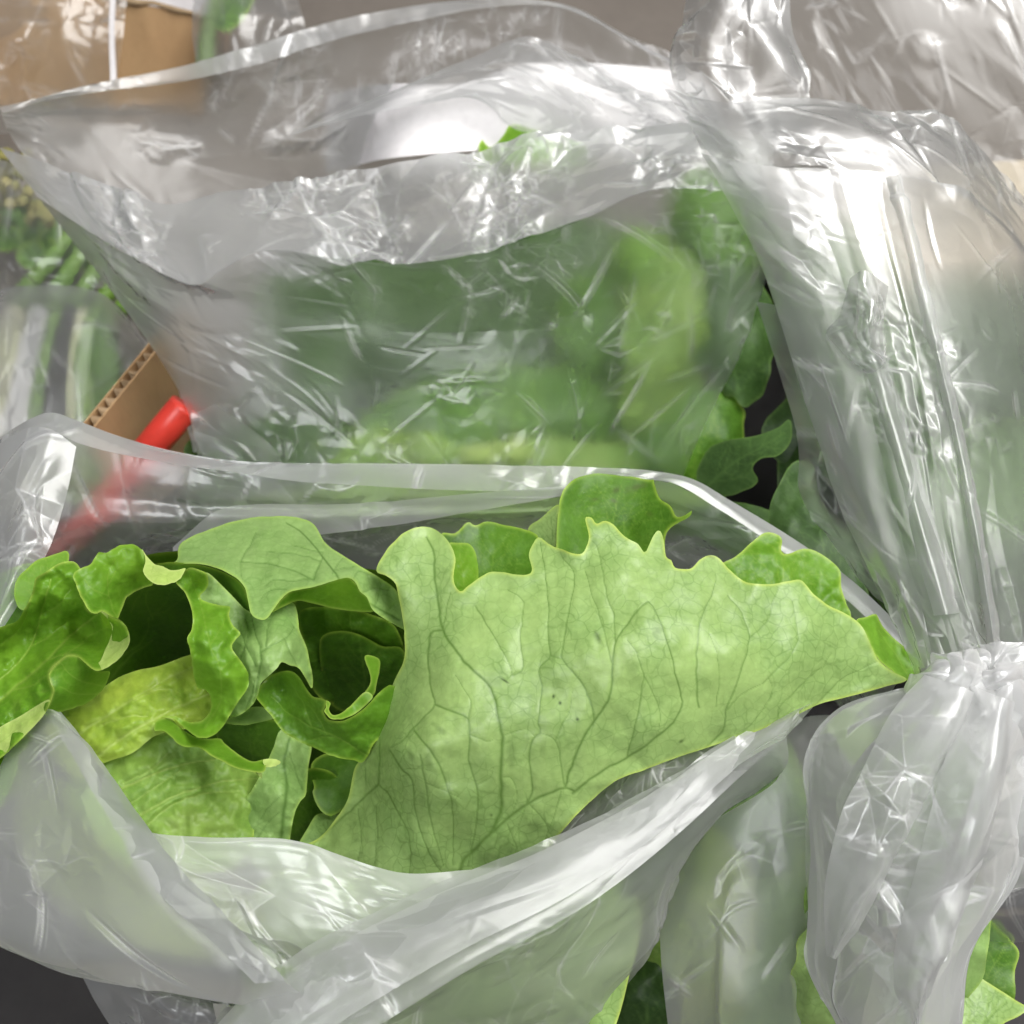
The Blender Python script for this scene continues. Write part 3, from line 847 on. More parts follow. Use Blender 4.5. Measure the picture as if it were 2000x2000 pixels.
    leaf(L, [(-60, 1180), (-20, 1130), (60, 1100), (110, 1120), (140, 1180), (100, 1260), (0, 1290), (-60, 1260)], [(-60, 1200, 40.5), (60, 1110, 40.6), (130, 1190, 40.2), (0, 1280, 39.6)], M['face2'], step=4, bump=0.05, seed=33)
    # big left leaf, face with blisters
    wavy = leaf(L, [(-90, 1270), (0, 1226), (31, 1214), (48, 1189), (60, 1166), (67, 1139), (70, 1129), (89, 1118), (116, 1100), (143, 1097), (156, 1108), (168, 1140), (170, 1190), (199, 1195), (217, 1204), (238, 1214), (248, 1226), (253, 1243), (252, 1257), (244, 1272), (228, 1290), (207, 1305), (190, 1310), (178, 1305), (161, 1290),
             (149, 1282), (132, 1281), (120, 1290), (104, 1303), (96, 1319), (100, 1336), (105, 1350), (99, 1369), (89, 1392), (62, 1423), (27, 1458), (-10, 1488), (-90, 1530)],
         [(0, 1228, 37.6), (68, 1135, 37.9), (143, 1099, 38.6), (165, 1160, 38.4), (215, 1204, 37.3), (252, 1250, 36.9), (200, 1307, 36.9), (150, 1284, 36.6), (98, 1320, 36.5), (104, 1352, 36.3), (60, 1425, 36.2), (-60, 1500, 36.4), (60, 1240, 39.8), (150, 1240, 40.2), (60, 1320, 38.2), (0, 1380, 37.6), (190, 1250, 39.2), (-90, 1280, 37.6), (120, 1180, 38.5)], M['face'],
         veins=[([(-60, 1420), (20, 1350), (90, 1290), (150, 1230), (190, 1200)], 7), ([(-60, 1370), (20, 1310), (60, 1260), (80, 1200), (100, 1130)], 5), ([(90, 1290), (140, 1270), (180, 1240), (210, 1225)], 3), ([(60, 1262), (100, 1240), (130, 1215)], 3), ([(20, 1350), (60, 1340), (90, 1320)], 3), ([(80, 1200), (110, 1185), (140, 1150)], 2.5), ([(0, 1260), (40, 1225), (60, 1180)], 3)],
         step=2.0, bump=0.26, bscale=32, quilt=0.14, ruffle=.2, rscale=30, seed=34, edgew=3.6, spots=[(30, 1380, 8, 22, .3, .6), (85, 1348, 7, 5, 0, .8), (176, 1217, 12, 7, .2, .5), (195, 1252, 9, 6, 0, .5), (60, 1230, 40, 12, -.6, .35), (100, 1190, 30, 9, .1, .4)], label='large bright green wavy leaf hanging over the left side')
    # its rolled pale rim
    leaf(wavy, [(197, 1194), (217, 1203), (238, 1213), (248, 1226), (253, 1243), (252, 1257), (244, 1272), (228, 1290), (207, 1305), (190, 1310), (179, 1303), (195, 1292), (205, 1270), (214, 1250), (219, 1228), (210, 1208)],
         [(199, 1195, 37.2), (245, 1225, 36.8), (252, 1255, 36.7), (225, 1292, 36.7), (185, 1308, 36.7), (205, 1270, 37.8), (218, 1230, 37.8)], M['pale'], veins=[([(205, 1290), (230, 1270), (240, 1250)], 2.5), ([(215, 1265), (235, 1258)], 2), ([(225, 1240), (240, 1230)], 2)], step=1.8, bump=0.03, bscale=16, seed=35, edgew=3, name='rolled_rim')
    leaf(wavy, [(97, 1366), (89, 1392), (62, 1423), (27, 1458), (-10, 1488), (-80, 1530), (-80, 1470), (0, 1420), (40, 1398), (72, 1378)], [(97, 1366, 36.0), (62, 1423, 35.9), (0, 1480, 36.0), (0, 1420, 36.6), (-80, 1500, 36.2), (60, 1388, 36.5)], M['pale'], veins=[([(-60, 1500), (0, 1450), (50, 1412), (90, 1380)], 3)], step=2.0, bump=0.05, bscale=24, seed=36, edgew=3, name='rolled_rim')
    # underside showing below its margin
    leaf(wavy, [(179, 1304), (161, 1289), (149, 1281), (132, 1280), (120, 1289), (104, 1302), (96, 1318), (99, 1336), (104, 1350), (98, 1370), (86, 1396), (112, 1392), (166, 1375), (197, 1350), (210, 1332), (214, 1312), (195, 1311)],
         [(150, 1282, 36.7), (98, 1318, 36.6), (104, 1350, 36.5), (88, 1394, 36.9), (166, 1375, 38.2), (208, 1330, 38.6), (150, 1330, 37.1), (195, 1308, 37.6)], M['face'], veins=[([(200, 1340), (160, 1330), (130, 1310), (120, 1295)], 3), ([(190, 1355), (150, 1355), (115, 1340)], 3)], step=2.0, bump=0.06, seed=37, edgew=3, name='underside')
    # small leaf hanging under the left one
    leaf(L, [(52, 1436), (51, 1455), (35, 1476), (33, 1498), (25, 1522), (10, 1557), (-10, 1580), (-60, 1580), (-60, 1480), (0, 1450)], [(52, 1440, 37.2), (33, 1498, 36.8), (0, 1560, 36.6), (-60, 1520, 37), (0, 1470, 37)], M['face'], step=2.4, bump=0.05, seed=38, edgew=3)
    # upper left leaf with turned pale lip
    upright = leaf(L, [(143, 1123), (153, 1112), (176, 1102), (185, 1090), (193, 1079), (207, 1079), (224, 1070), (238, 1064), (261, 1063), (275, 1071), (283, 1083), (287, 1100), (286, 1120), (300, 1140), (275, 1150), (250, 1165), (240, 1185), (228, 1212), (217, 1204), (199, 1195), (188, 1199), (176, 1195), (161, 1172), (149, 1144)],
         [(143, 1123, 37.8), (193, 1080, 38.4), (250, 1064, 38.8), (286, 1100, 38.6), (176, 1195, 37.5), (228, 1208, 38.8), (295, 1138, 39.6), (210, 1130, 38.3), (250, 1160, 39.4)], M['face'],
         veins=[([(228, 1208), (215, 1170), (210, 1130), (225, 1090)], 2.5), ([(212, 1140), (230, 1110), (260, 1105)], 2), ([(214, 1165), (180, 1150), (165, 1130)], 2)], step=2.0, bump=0.13, bscale=30, ruffle=.15, rscale=28, seed=39, edgew=3.4, label='upright leaf at the upper left with a folded lip')
    leaf(upright, [(276, 1070), (283, 1081), (290, 1090), (304, 1103), (319, 1106), (331, 1113), (348, 1113), (362, 1110), (356, 1125), (345, 1135), (323, 1142), (304, 1140), (288, 1129), (280, 1117), (283, 1104), (284, 1090)],
         [(276, 1071, 38.6), (304, 1104, 38.3), (355, 1112, 38.3), (323, 1141, 37.5), (285, 1122, 37.7), (310, 1120, 37.8)], M['pale'], veins=[([(330, 1140), (325, 1125), (335, 1115)], 2), ([(300, 1125), (315, 1122)], 2), ([(300, 1105), (296, 1120)], 2)], step=1.6, bump=0.02, bscale=16, seed=40, edgew=3, name='folded_lip')
    # --- the big pale leaf
    ol = [(735, 1115), (749, 1084), (774, 1053), (802, 1033), (830, 1028), (855, 1037), (879, 1062), (890, 1093), (886, 1124), (888, 1142), (900, 1155), (914, 1144), (942, 1124), (970, 1116), (1004, 1122), (1032, 1121), (1039, 1111), (1033, 1084), (1041, 1062), (1053, 1050), (1072, 1062), (1097, 1073), (1134, 1082), (1147, 1063), (1150, 1045), (1143, 1012), (1156, 1011), (1165, 1023), (1181, 1017),
          (1200, 1026), (1219, 1047), (1245, 1061), (1259, 1079), (1267, 1066), (1277, 1045), (1288, 1035), (1296, 1055), (1301, 1087), (1311, 1094), (1320, 1109), (1348, 1111), (1367, 1093), (1386, 1084), (1405, 1090), (1425, 1112), (1447, 1132), (1466, 1139), (1505, 1141), (1540, 1135), (1564, 1133), (1585, 1156), (1614, 1180), (1649, 1197), (1678, 1218), (1694, 1244), (1713, 1286), (1742, 1311), (1771, 1328),
          (1726, 1342), (1649, 1363), (1601, 1375), (1553, 1398), (1489, 1424), (1425, 1446), (1328, 1478), (1264, 1502), (1200, 1527), (1128, 1590), (1060, 1670), (980, 1760), (900, 1830), (780, 1810), (660, 1740), (560, 1690), (590, 1655), (625, 1635), (655, 1600), (680, 1560), (693, 1500), (718, 1470), (738, 1430), (752, 1380), (768, 1335), (788, 1290), (790, 1242), (786, 1211), (780, 1174), (772, 1140), (755, 1125)]
    vn = [([(880, 1800), (900, 1693), (925, 1662), (965, 1622), (1030, 1570), (1096, 1541), (1121, 1545)], 9), ([(1105, 1537), (1114, 1503), (1135, 1452), (1157, 1412), (1192, 1358), (1196, 1300), (1203, 1255), (1229, 1215), (1248, 1189), (1267, 1175)], 5.5),
          ([(955, 1632), (972, 1600), (980, 1575), (978, 1517), (981, 1438), (972, 1398), (958, 1343), (904, 1289), (864, 1230), (858, 1186), (848, 1124), (848, 1078), (833, 1050)], 8), ([(864, 1230), (872, 1190), (880, 1155)], 3), ([(864, 1230), (842, 1237), (836, 1295), (845, 1357), (850, 1376), (817, 1413), (786, 1447), (765, 1460)], 4.2),
          ([(850, 1376), (895, 1394), (914, 1404), (918, 1441), (915, 1485), (931, 1534), (932, 1600), (915, 1690)], 4.2), ([(914, 1404), (920, 1370), (904, 1342), (890, 1320)], 2.6), ([(918, 1435), (951, 1447), (965, 1445)], 2.4), ([(811, 1429), (836, 1460), (858, 1494), (873, 1534), (886, 1600), (885, 1690)], 4.2),
          ([(762, 1466), (786, 1503), (805, 1528), (814, 1600), (845, 1680), (870, 1710)], 4), ([(821, 1475), (830, 1528), (842, 1600), (865, 1690)], 3.6), ([(929, 1183), (960, 1233), (994, 1295), (1001, 1320)], 3.2), ([(1001, 1320), (1022, 1304), (1016, 1248), (1022, 1177), (991, 1152)], 3.2),
          ([(1029, 1568), (1039, 1544), (1035, 1497), (1038, 1447), (1055, 1432), (1052, 1404), (1058, 1342), (1052, 1306), (1075, 1281), (1071, 1248), (1072, 1186), (1064, 1110), (1056, 1060)], 4), ([(1102, 1531), (1097, 1497), (1086, 1447), (1055, 1432)], 3.2), ([(1086, 1447), (1100, 1410), (1112, 1390), (1118, 1350)], 2.4),
          ([(1157, 1415), (1159, 1401), (1150, 1360), (1125, 1320), (1097, 1286), (1100, 1264), (1112, 1186), (1122, 1124), (1100, 1090)], 3.8), ([(1075, 1281), (1097, 1286)], 2.4), ([(1203, 1255), (1199, 1199), (1187, 1168), (1171, 1081), (1156, 1056)], 3.2), ([(1196, 1300), (1190, 1280), (1178, 1224), (1159, 1168), (1143, 1118)], 2.8),
          ([(1118, 1550), (1157, 1517), (1215, 1485), (1266, 1452), (1313, 1412), (1331, 1380), (1332, 1363), (1319, 1314), (1303, 1254), (1280, 1193), (1267, 1175)], 4.8), ([(1225, 1478), (1245, 1395), (1255, 1337), (1258, 1321), (1242, 1273), (1225, 1250)], 3.6), ([(1258, 1321), (1275, 1350), (1290, 1400), (1285, 1430)], 2.4),
          ([(1380, 1460), (1412, 1427), (1418, 1388), (1437, 1340), (1454, 1289), (1463, 1247), (1450, 1199), (1421, 1164)], 3.8), ([(1463, 1247), (1498, 1212), (1511, 1173), (1520, 1150)], 2.8), ([(1364, 1382), (1360, 1321), (1362, 1250), (1370, 1205), (1393, 1154), (1399, 1120)], 3.8), ([(1399, 1379), (1405, 1321), (1399, 1273), (1386, 1240)], 2.4),
          ([(1490, 1424), (1518, 1404), (1521, 1382), (1553, 1350), (1582, 1321), (1608, 1298), (1624, 1276)], 2.8), ([(1440, 1435), (1457, 1424), (1502, 1369), (1508, 1347), (1500, 1320)], 2.4), ([(1540, 1402), (1585, 1385), (1643, 1327), (1681, 1308), (1713, 1290)], 3.2), ([(1490, 1335), (1553, 1266), (1556, 1218), (1547, 1173)], 2.6), ([(1418, 1388), (1450, 1355), (1490, 1335)], 2.4),
          ([(740, 1532), (742, 1490), (740, 1440)], 4), ([(740, 1532), (686, 1581), (649, 1615), (600, 1660)], 4.5), ([(740, 1532), (761, 1555), (781, 1594), (800, 1640), (800, 1720)], 3.6), ([(735, 1576), (737, 1633), (730, 1690)], 2.6), ([(700, 1580), (705, 1630), (700, 1690)], 2.4), ([(712, 1500), (715, 1540)], 2.2), ([(830, 1528), (870, 1545), (900, 1560)], 2.2), ([(786, 1503), (820, 1500), (850, 1510)], 2),
          ([(978, 1517), (1000, 1520), (1010, 1560), (1000, 1590)], 2.4), ([(981, 1438), (1010, 1428), (1030, 1425), (1045, 1440)], 2.2), ([(1035, 1570), (1060, 1600), (1080, 1640)], 2.4), ([(1096, 1545), (1080, 1600), (1060, 1650)], 2.6), ([(990, 1610), (1010, 1660), (1000, 1720)], 2.4), ([(931, 1534), (955, 1520), (965, 1500)], 2), ([(1030, 1560), (1005, 1640), (990, 1700)], 2)]
    sp = [(900, 1560, 190, 150, 0, .62), (1020, 1460, 130, 100, 0, .42), (720, 1600, 90, 100, 0, .66), (840, 1250, 70, 110, 0, .18), (1480, 1190, 110, 50, .3, .22), (1640, 1270, 80, 60, .4, .28), (861, 1426, 20, 8, .6, .9), (803, 1477, 22, 9, 1.0, 1.0), (838, 1490, 24, 12, 1.3, .9), (1000, 1470, 15, 46, 0, .9), (825, 1560, 10, 28, .1, .85), (1060, 1462, 12, 22, 0, .6), (1045, 1612, 18, 22, .3, .8), (995, 1658, 24, 12, .2, .8), (1232, 1300, 14, 40, -.25, .55), (965, 1555, 8, 30, 0, .5), (862, 1560, 12, 20, 0, .5), (1090, 1455, 14, 18, .3, .4), (700, 1620, 14, 26, .2, .5), (740, 1600, 14, 30, 0, .45), (905, 1450, 12, 10, 0, .4),  # broad leading spots paint in shade; the small ones are bruises
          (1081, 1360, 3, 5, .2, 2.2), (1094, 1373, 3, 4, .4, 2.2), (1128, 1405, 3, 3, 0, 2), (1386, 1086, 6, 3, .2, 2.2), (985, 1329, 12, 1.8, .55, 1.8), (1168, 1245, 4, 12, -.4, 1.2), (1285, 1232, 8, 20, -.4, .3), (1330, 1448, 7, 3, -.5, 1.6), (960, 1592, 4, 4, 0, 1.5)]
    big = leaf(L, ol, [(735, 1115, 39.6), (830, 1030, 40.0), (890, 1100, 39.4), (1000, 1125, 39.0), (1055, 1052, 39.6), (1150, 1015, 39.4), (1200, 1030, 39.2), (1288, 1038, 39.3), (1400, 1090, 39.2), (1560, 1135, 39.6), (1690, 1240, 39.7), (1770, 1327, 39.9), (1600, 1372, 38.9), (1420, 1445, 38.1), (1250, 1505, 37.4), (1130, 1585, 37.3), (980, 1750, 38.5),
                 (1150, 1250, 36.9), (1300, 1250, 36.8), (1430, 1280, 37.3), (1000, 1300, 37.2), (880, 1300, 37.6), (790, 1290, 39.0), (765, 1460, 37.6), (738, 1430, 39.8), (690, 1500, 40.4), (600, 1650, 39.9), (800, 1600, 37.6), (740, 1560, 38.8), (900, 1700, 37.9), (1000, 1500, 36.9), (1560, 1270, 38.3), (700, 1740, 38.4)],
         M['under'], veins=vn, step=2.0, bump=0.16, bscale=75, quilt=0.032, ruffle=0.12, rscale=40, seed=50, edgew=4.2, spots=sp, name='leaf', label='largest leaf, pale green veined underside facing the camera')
    # its turned tip at the right
    leaf(big, [(1672, 1212), (1690, 1205), (1710, 1199), (1718, 1212), (1726, 1225), (1745, 1245), (1765, 1263), (1780, 1268), (1797, 1273), (1795, 1290), (1793, 1308), (1784, 1325), (1768, 1328), (1742, 1311), (1717, 1289), (1700, 1262), (1692, 1240)],
         [(1678, 1215, 39.9), (1710, 1200, 40.8), (1797, 1274, 40.4), (1785, 1325, 40.1), (1742, 1311, 39.8), (1713, 1286, 39.8), (1750, 1280, 40.5)], M['face'], veins=[([(1775, 1322), (1750, 1280), (1715, 1230)], 2.5), ([(1770, 1310), (1785, 1285)], 2)], step=2.0, bump=0.04, bscale=24, seed=51, edgew=3.2, name='turned_tip', label='turned green tip of the largest leaf')
    # lower outer leaves inside the bag, seen through the film
    leaf(L, [(560, 1700), (760, 1740), (980, 1740), (1150, 1690), (1240, 1740), (1230, 1900), (1150, 2080), (900, 2150), (600, 2120), (480, 1960), (480, 1780)],
         [(600, 1720, 38.5), (900, 1760, 38.0), (1220, 1740, 39.2), (1100, 1950, 38.4), (700, 2000, 38.8), (900, 2100, 40)], M['under'], veins=fan_veins((850, 2150), (900, 1720), 9, 7, .6, 6), step=5, bump=0.2, bscale=70, seed=52)
    leaf(L, [(60, 1500), (220, 1600), (350, 1700), (500, 1760), (500, 1860), (420, 1890), (240, 1860), (100, 1760), (20, 1620)],
         [(80, 1520, 39.5), (300, 1680, 38.8), (500, 1780, 38.4), (400, 1940, 40.5), (100, 1740, 41)], M['yellow'], veins=fan_veins((420, 1900), (100, 1560), 19, 6, .5, 5), step=5, bump=0.15, seed=53)
    leaf(L, [(1280, 1560), (1420, 1500), (1500, 1450), (1520, 1520), (1400, 1600), (1330, 1660), (1260, 1740), (1180, 1720), (1200, 1640)],
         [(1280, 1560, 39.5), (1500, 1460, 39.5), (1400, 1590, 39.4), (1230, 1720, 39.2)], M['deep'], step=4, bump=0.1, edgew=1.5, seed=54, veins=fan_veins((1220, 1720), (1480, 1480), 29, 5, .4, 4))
    return L


front_lettuce()
# ------------------------------------------------------------------ things behind and around
def corrugated_panel(name, parent, e0, e1, depth_vec, thick_vec, pitch, mat_liner, mat_core):
    """a board of corrugated card: two liners with a wave between, open along the edge e0->e1"""
    e0, e1 = np.array(e0), np.array(e1)
    dv, tv = np.array(depth_vec), np.array(thick_vec)
    for k, (lo, hi) in enumerate(((0.0, 0.12), (0.88, 1.0))):
        a = [e0 + tv * lo, e1 + tv * lo, e1 + dv + tv * lo, e0 + dv + tv * lo]
        b = [p + tv * (hi - lo) for p in a]
        mesh_from('liner', a + b, [(0, 1, 2, 3), (7, 6, 5, 4), (0, 4, 5, 1), (1, 5, 6, 2), (2, 6, 7, 3), (3, 7, 4, 0)], mat_liner, parent, smooth=False)
    L = np.linalg.norm(e1 - e0)
    n = int(L / pitch * 16)
    t = np.linspace(0, 1, n)
    ph = t * L / pitch * 2 * math.pi
    rg = 0.08 * np.sin(t * 31) + 0.05 * np.sin(t * 77)
    w = 0.5 + 0.36 * np.sin(ph + rg * 4)
    rows = []
    for sh in (0.0, 0.05):
        for u in (0.004, 1.0):
            rows.append(e0 + (e1 - e0) * t[:, None] + tv * (w + sh)[:, None] + dv * (u + (0.006 * np.sin(t * 90) if u < .5 else 0) * np.ones(n))[:, None])
    V = np.vstack(rows)
    F = []
    for i in range(n - 1):
        F.append((i, i + 1, n + i + 1, n + i))
        F.append((2 * n + i, 3 * n + i, 3 * n + i + 1, 2 * n + i + 1))
        F.append((i, 2 * n + i, 2 * n + i + 1, i + 1))
    mesh_from('fluting', V, F, mat_core, parent)


# cardboard box with the open corrugated flap at the left
box = thing('cardboard_box', 'brown cardboard box flap with open corrugated edge beside the red handle', 'box', (330, 860, 62))
def at_height(x, y, z):
    yn = -(y - 1000) / 1000 * HALF
    return P((x, y, 100 * (CAM[2] - z) / (math.sin(PITCH) - math.cos(PITCH) * yn)))


c0, c1 = at_height(146, 846, 0.115), at_height(345, 603, 0.115)
dn = np.array((0, 0, -0.11))
tk = np.cross(c1 - c0, (0, 0, 1.0))
tk *= 0.0075 / np.linalg.norm(tk)
corrugated_panel('flap', box, c0, c1, dn, tk, 0.0072, M['card'], M['cardcore'])
# red carrying handle
red = thing('red_handle', 'red plastic tube handle lying against the cardboard flap', 'handle', (250, 960, 60))
tube('grip', [(60, 1170, 70), (130, 1075, 67), (220, 965, 63.5), (310, 855, 60.8), (362, 793, 60.4)], [0.0088] * 5, M['red'], red, 28, 80)
tube('collar', [(150, 1050, 66.2), (200, 990, 64.4)], [0.0105, 0.0105], M['red'], red, 28, 12)

# cardboard box at the back left
bb = thing('cardboard_box', 'tan cardboard box standing at the back left corner behind the bags', 'box', (200, 420, 96))
slab('front_panel', [(-160, -60, 88), (384, 26, 88), (384, 470, 96), (-160, 420, 96)], 0.005, M['card'], bb)
slab('side_panel', [(384, 26, 88), (470, -110, 104), (470, 320, 112), (384, 470, 96)], 0.005, M['card'], bb)
tube('torn_edge', [(200, -12, 87.9), (260, 4, 87.9), (300, 6, 87.9), (345, 20, 87.9), (384, 27, 87.9)], [0.002, 0.003, 0.002, 0.003, 0.002], M['cardcore'], bb, 8, 40, noise=.5)
ws = slab('white_board', [(200, -120, 96), (420, -80, 96), (420, 80, 100), (200, 60, 100)], 0.004, M['paper'])
tag(ws, 'white board edge glimpsed above the back cardboard box', 'board')

# clear bag hanging over the back box
cb = thing('plastic_bag', 'crumpled clear film draped over the back cardboard box at the top left', 'bag', (60, 260, 84))
film(cb, [[(-60, -60, 84), (60, -50, 83), (150, -50, 84), (250, -40, 85)], [(-60, 40, 82), (40, 60, 81), (120, 50, 83), (240, 60, 85)], [(-60, 130, 81), (50, 150, 82.5), (130, 160, 84), (228, 150, 85.5)], [(-60, 260, 82), (40, 260, 84), (110, 280, 85.5), (215, 260, 87)]],
     M['clear'], 70, 90, facets=((3.5, 0.5), (1.4, 0.14)), ex=(.06, .06), amp=.004, seed=61, name='film_sheet')
film(cb, [[(216, -40, 84.6), (228, -40, 84.4)], [(213, 60, 84.4), (224, 60, 84.2)], [(216, 170, 84.6), (228, 170, 84.5)]], M['paper'], 30, 6, iters=0, facets=((1, 0.02),), seed=62, name='white_strip')  # narrow white strip down the film
# bag with a green stem behind
gb = thing('plastic_bag', 'clear bag holding green stems behind the back box at the top', 'bag', (470, 120, 84))
film(gb, [[(382, -60, 84), (450, -60, 82), (560, -60, 84)], [(378, 40, 83), (450, 30, 80.5), (590, 30, 83)], [(385, 130, 83), (470, 120, 81), (600, 110, 84)]], M['clear'], 50, 60, facets=((2.4, 0.3), (1, .1)), ex=(.05, .05), amp=.003, seed=63, name='film_sheet')
gs = thing('green_stem', 'green stem upright inside the clear bag at the top', 'vegetable', (405, 100, 86))
tube('stalk', [(398, 140, 86), (402, 60, 86), (425, -40, 86)], [0.007, 0.006, 0.004], M['stem'], gs, 12, 24, noise=.15)
leaf(gs, [(400, 40), (430, -20), (470, -60), (500, -20), (480, 30), (440, 60)], [(400, 40, 86), (470, -60, 88), (480, 30, 87)], M['face2'], step=6, bump=.1, seed=64)

# flowering greens bunch at the left edge
fg = thing('flowering_greens', 'bunch of flowering greens with yellow buds at the left edge', 'vegetable', (60, 480, 80))
rng = random.Random(5)
for i in range(46):
    x, y = rng.uniform(-40, 120), rng.uniform(290, 430)
    if x > 15 + (y - 290) * 0.75:
        x -= 60
    d = 76 + rng.uniform(0, 3)
    tube('floret', [(x, y, d), (x + rng.uniform(-14, 14), y + rng.uniform(8, 24), d + .8)], [0.0015, 0.0052, 0.0045, 0.001], M['floret'], fg, 8, 8, noise=.5, seed=i)
for i in range(12):
    x, y = rng.uniform(-30, 150), rng.uniform(400, 500)
    leaf(fg, [(x - 45, y), (x - 10, y - 28), (x + 40, y - 14), (x + 60, y + 20), (x + 10, y + 34), (x - 30, y + 26)], [(x - 45, y, 78.5 + i * .1), (x + 60, y + 20, 80 - i * .1), (x, y - 20, 79)], M['face2'], step=6, bump=.25, bscale=30, seed=70 + i)
for i, (x0, y0, x1, y1) in enumerate(((60, 640, 190, 440), (100, 650, 225, 470), (140, 660, 262, 500), (20, 600, 150, 440), (180, 660, 290, 540))):
    tube('stem', [(x0, y0, 77), ((x0 + x1) / 2 + 4, (y0 + y1) / 2, 76.4), (x1, y1, 77)], [0.0065, 0.006, 0.005], M['stem'], fg, 12, 30, noise=.12, seed=i)
vb = thing('plastic_bag', 'clear wrapper around the flowering greens at the left edge', 'bag', (40, 560, 78))
film(vb, [[(-60, 300, 74.5), (60, 330, 74.5), (160, 400, 75)], [(-60, 480, 74), (60, 490, 73.5), (200, 480, 74.5)], [(-60, 560, 75), (60, 565, 74), (240, 560, 75)]], M['clear'], 60, 70, facets=((2.6, 0.28), (1, .1)), ex=(.05, .04), amp=.003, seed=81, name='film_sheet')

# pale stalks in a bag at the left, below the greens
st = thing('stalk_bunch', 'pale stalks, dark leaves and a painted dark gap bundled inside the pale green bag at the left', 'vegetable', (120, 860, 74))
for i, (x0, x1, c, r) in enumerate(((-30, 10, 'stalk', .017), (30, 60, 'paper', .014), (75, 95, 'stem', .012), (115, 125, 'dark', .014), (150, 150, 'stalk', .012), (185, 175, 'stem', .014), (225, 205, 'face2', .014))):  # the black one paints in the shaded gap between stalks
    tube('stalk', [(x1 - 20, 1000, 71), (x0, 860, 71.5), (x1, 700, 72), (x1 + 15, 600, 73.5)], [r, r, r * .9, r * .4], M[c], st, 16, 30, noise=.1, seed=i)
sb = thing('plastic_bag', 'pale green translucent bag of stalks left of the corrugated flap', 'bag', (120, 880, 72))
film(sb, [[(-70, 600, 73), (0, 566, 71.5), (100, 556, 70.5), (190, 570, 71), (250, 620, 72.5), (300, 690, 74)], [(-70, 640, 70), (0, 620, 69), (100, 610, 68.4), (180, 625, 69), (240, 665, 70.5), (300, 720, 73)], [(-70, 740, 68.5), (10, 730, 67.8), (90, 725, 67.5), (160, 735, 68), (220, 760, 69.5), (290, 790, 72)], [(-70, 900, 67.5), (10, 900, 67), (90, 900, 67), (160, 900, 67.5), (200, 900, 68.5), (260, 920, 71)]],
     M['film'], 80, 110, facets=((3.0, 0.3, .4), (1.2, .08)), ex=(.02, .06), amp=.003, seed=82, name='film_sheet')

# white paper and a leaf inside the middle bag
pp = thing('paper_sheet', 'white paper sheet lying at the back inside the middle bag', 'paper', (900, 280, 70))
film(pp, [[(640, 185, 84), (760, 165, 70), (900, 160, 68.2), (1060, 120, 69), (1370, 140, 72)], [(640, 255, 82), (760, 235, 69), (960, 215, 67.4), (1100, 190, 68.4), (1370, 215, 71)], [(640, 340, 80), (760, 310, 68), (980, 290, 66.8), (1120, 270, 67.6), (1370, 290, 70)]], M['paper'], 40, 70, iters=0, facets=((6, .15),), seed=83, name='sheet')
gl_ = thing('lettuce_leaf', 'green leaf peeking over the rim in front of the white paper', 'leaf', (1020, 300, 66))
leaf(gl_, [(930, 330), (945, 292), (965, 285), (985, 262), (1000, 240), (1040, 250), (1085, 262), (1130, 275), (1150, 292), (1100, 310), (960, 318)], [(930, 330, 66), (1000, 240, 67), (1150, 300, 67), (1040, 312, 65)], M['face'], step=3, bump=.08, veins=fan_veins((1060, 320), (1050, 260), 7, 5, .6, 4), seed=84, name='blade')
leaf(gl_, [(936, 284), (941, 272), (946, 278), (953, 288), (948, 300), (936, 298)], [(936, 284, 66.5), (953, 288, 66.5), (940, 298, 66.3)], M['face'], step=2, bump=0, seed=85, name='blade')

# lettuce inside the middle bag
ml = thing('lettuce', 'green lettuce blurred behind the front film of the middle bag', 'lettuce', (900, 900, 62))
def blob_leaf(parent, cx, cy, rx, ry, d, mat, seed, bulge=2.5, step=6, frill=8, ang=0.0, name='leaf'):
    rg = random.Random(seed)
    n = 14
    ol = []
    for i in range(n):
        a = i / n * 2 * math.pi
        r = 1 + rg.uniform(-.16, .16)
        x, y = math.cos(a) * rx * r, math.sin(a) * ry * r
        ol.append((cx + x * math.cos(ang) - y * math.sin(ang), cy + x * math.sin(ang) + y * math.cos(ang)))
    c = [(x, y, d + bulge * rg.uniform(.4, 1.0)) for x, y in ol[::2]] + [(cx, cy, d), (cx + rx * .4, cy - ry * .3, d + .2), (cx - rx * .4, cy + ry * .3, d + .1)]
    bx, by = cx, cy + ry
    return leaf(parent, ol, c, mat, veins=fan_veins((bx, by), (cx, cy - ry * .8), seed, 6, .6, max(4, rx * .03)), step=step, bump=.22, bscale=60, ruffle=.5, rscale=55, seed=seed, frill=frill, name=name, edgew=2.0)


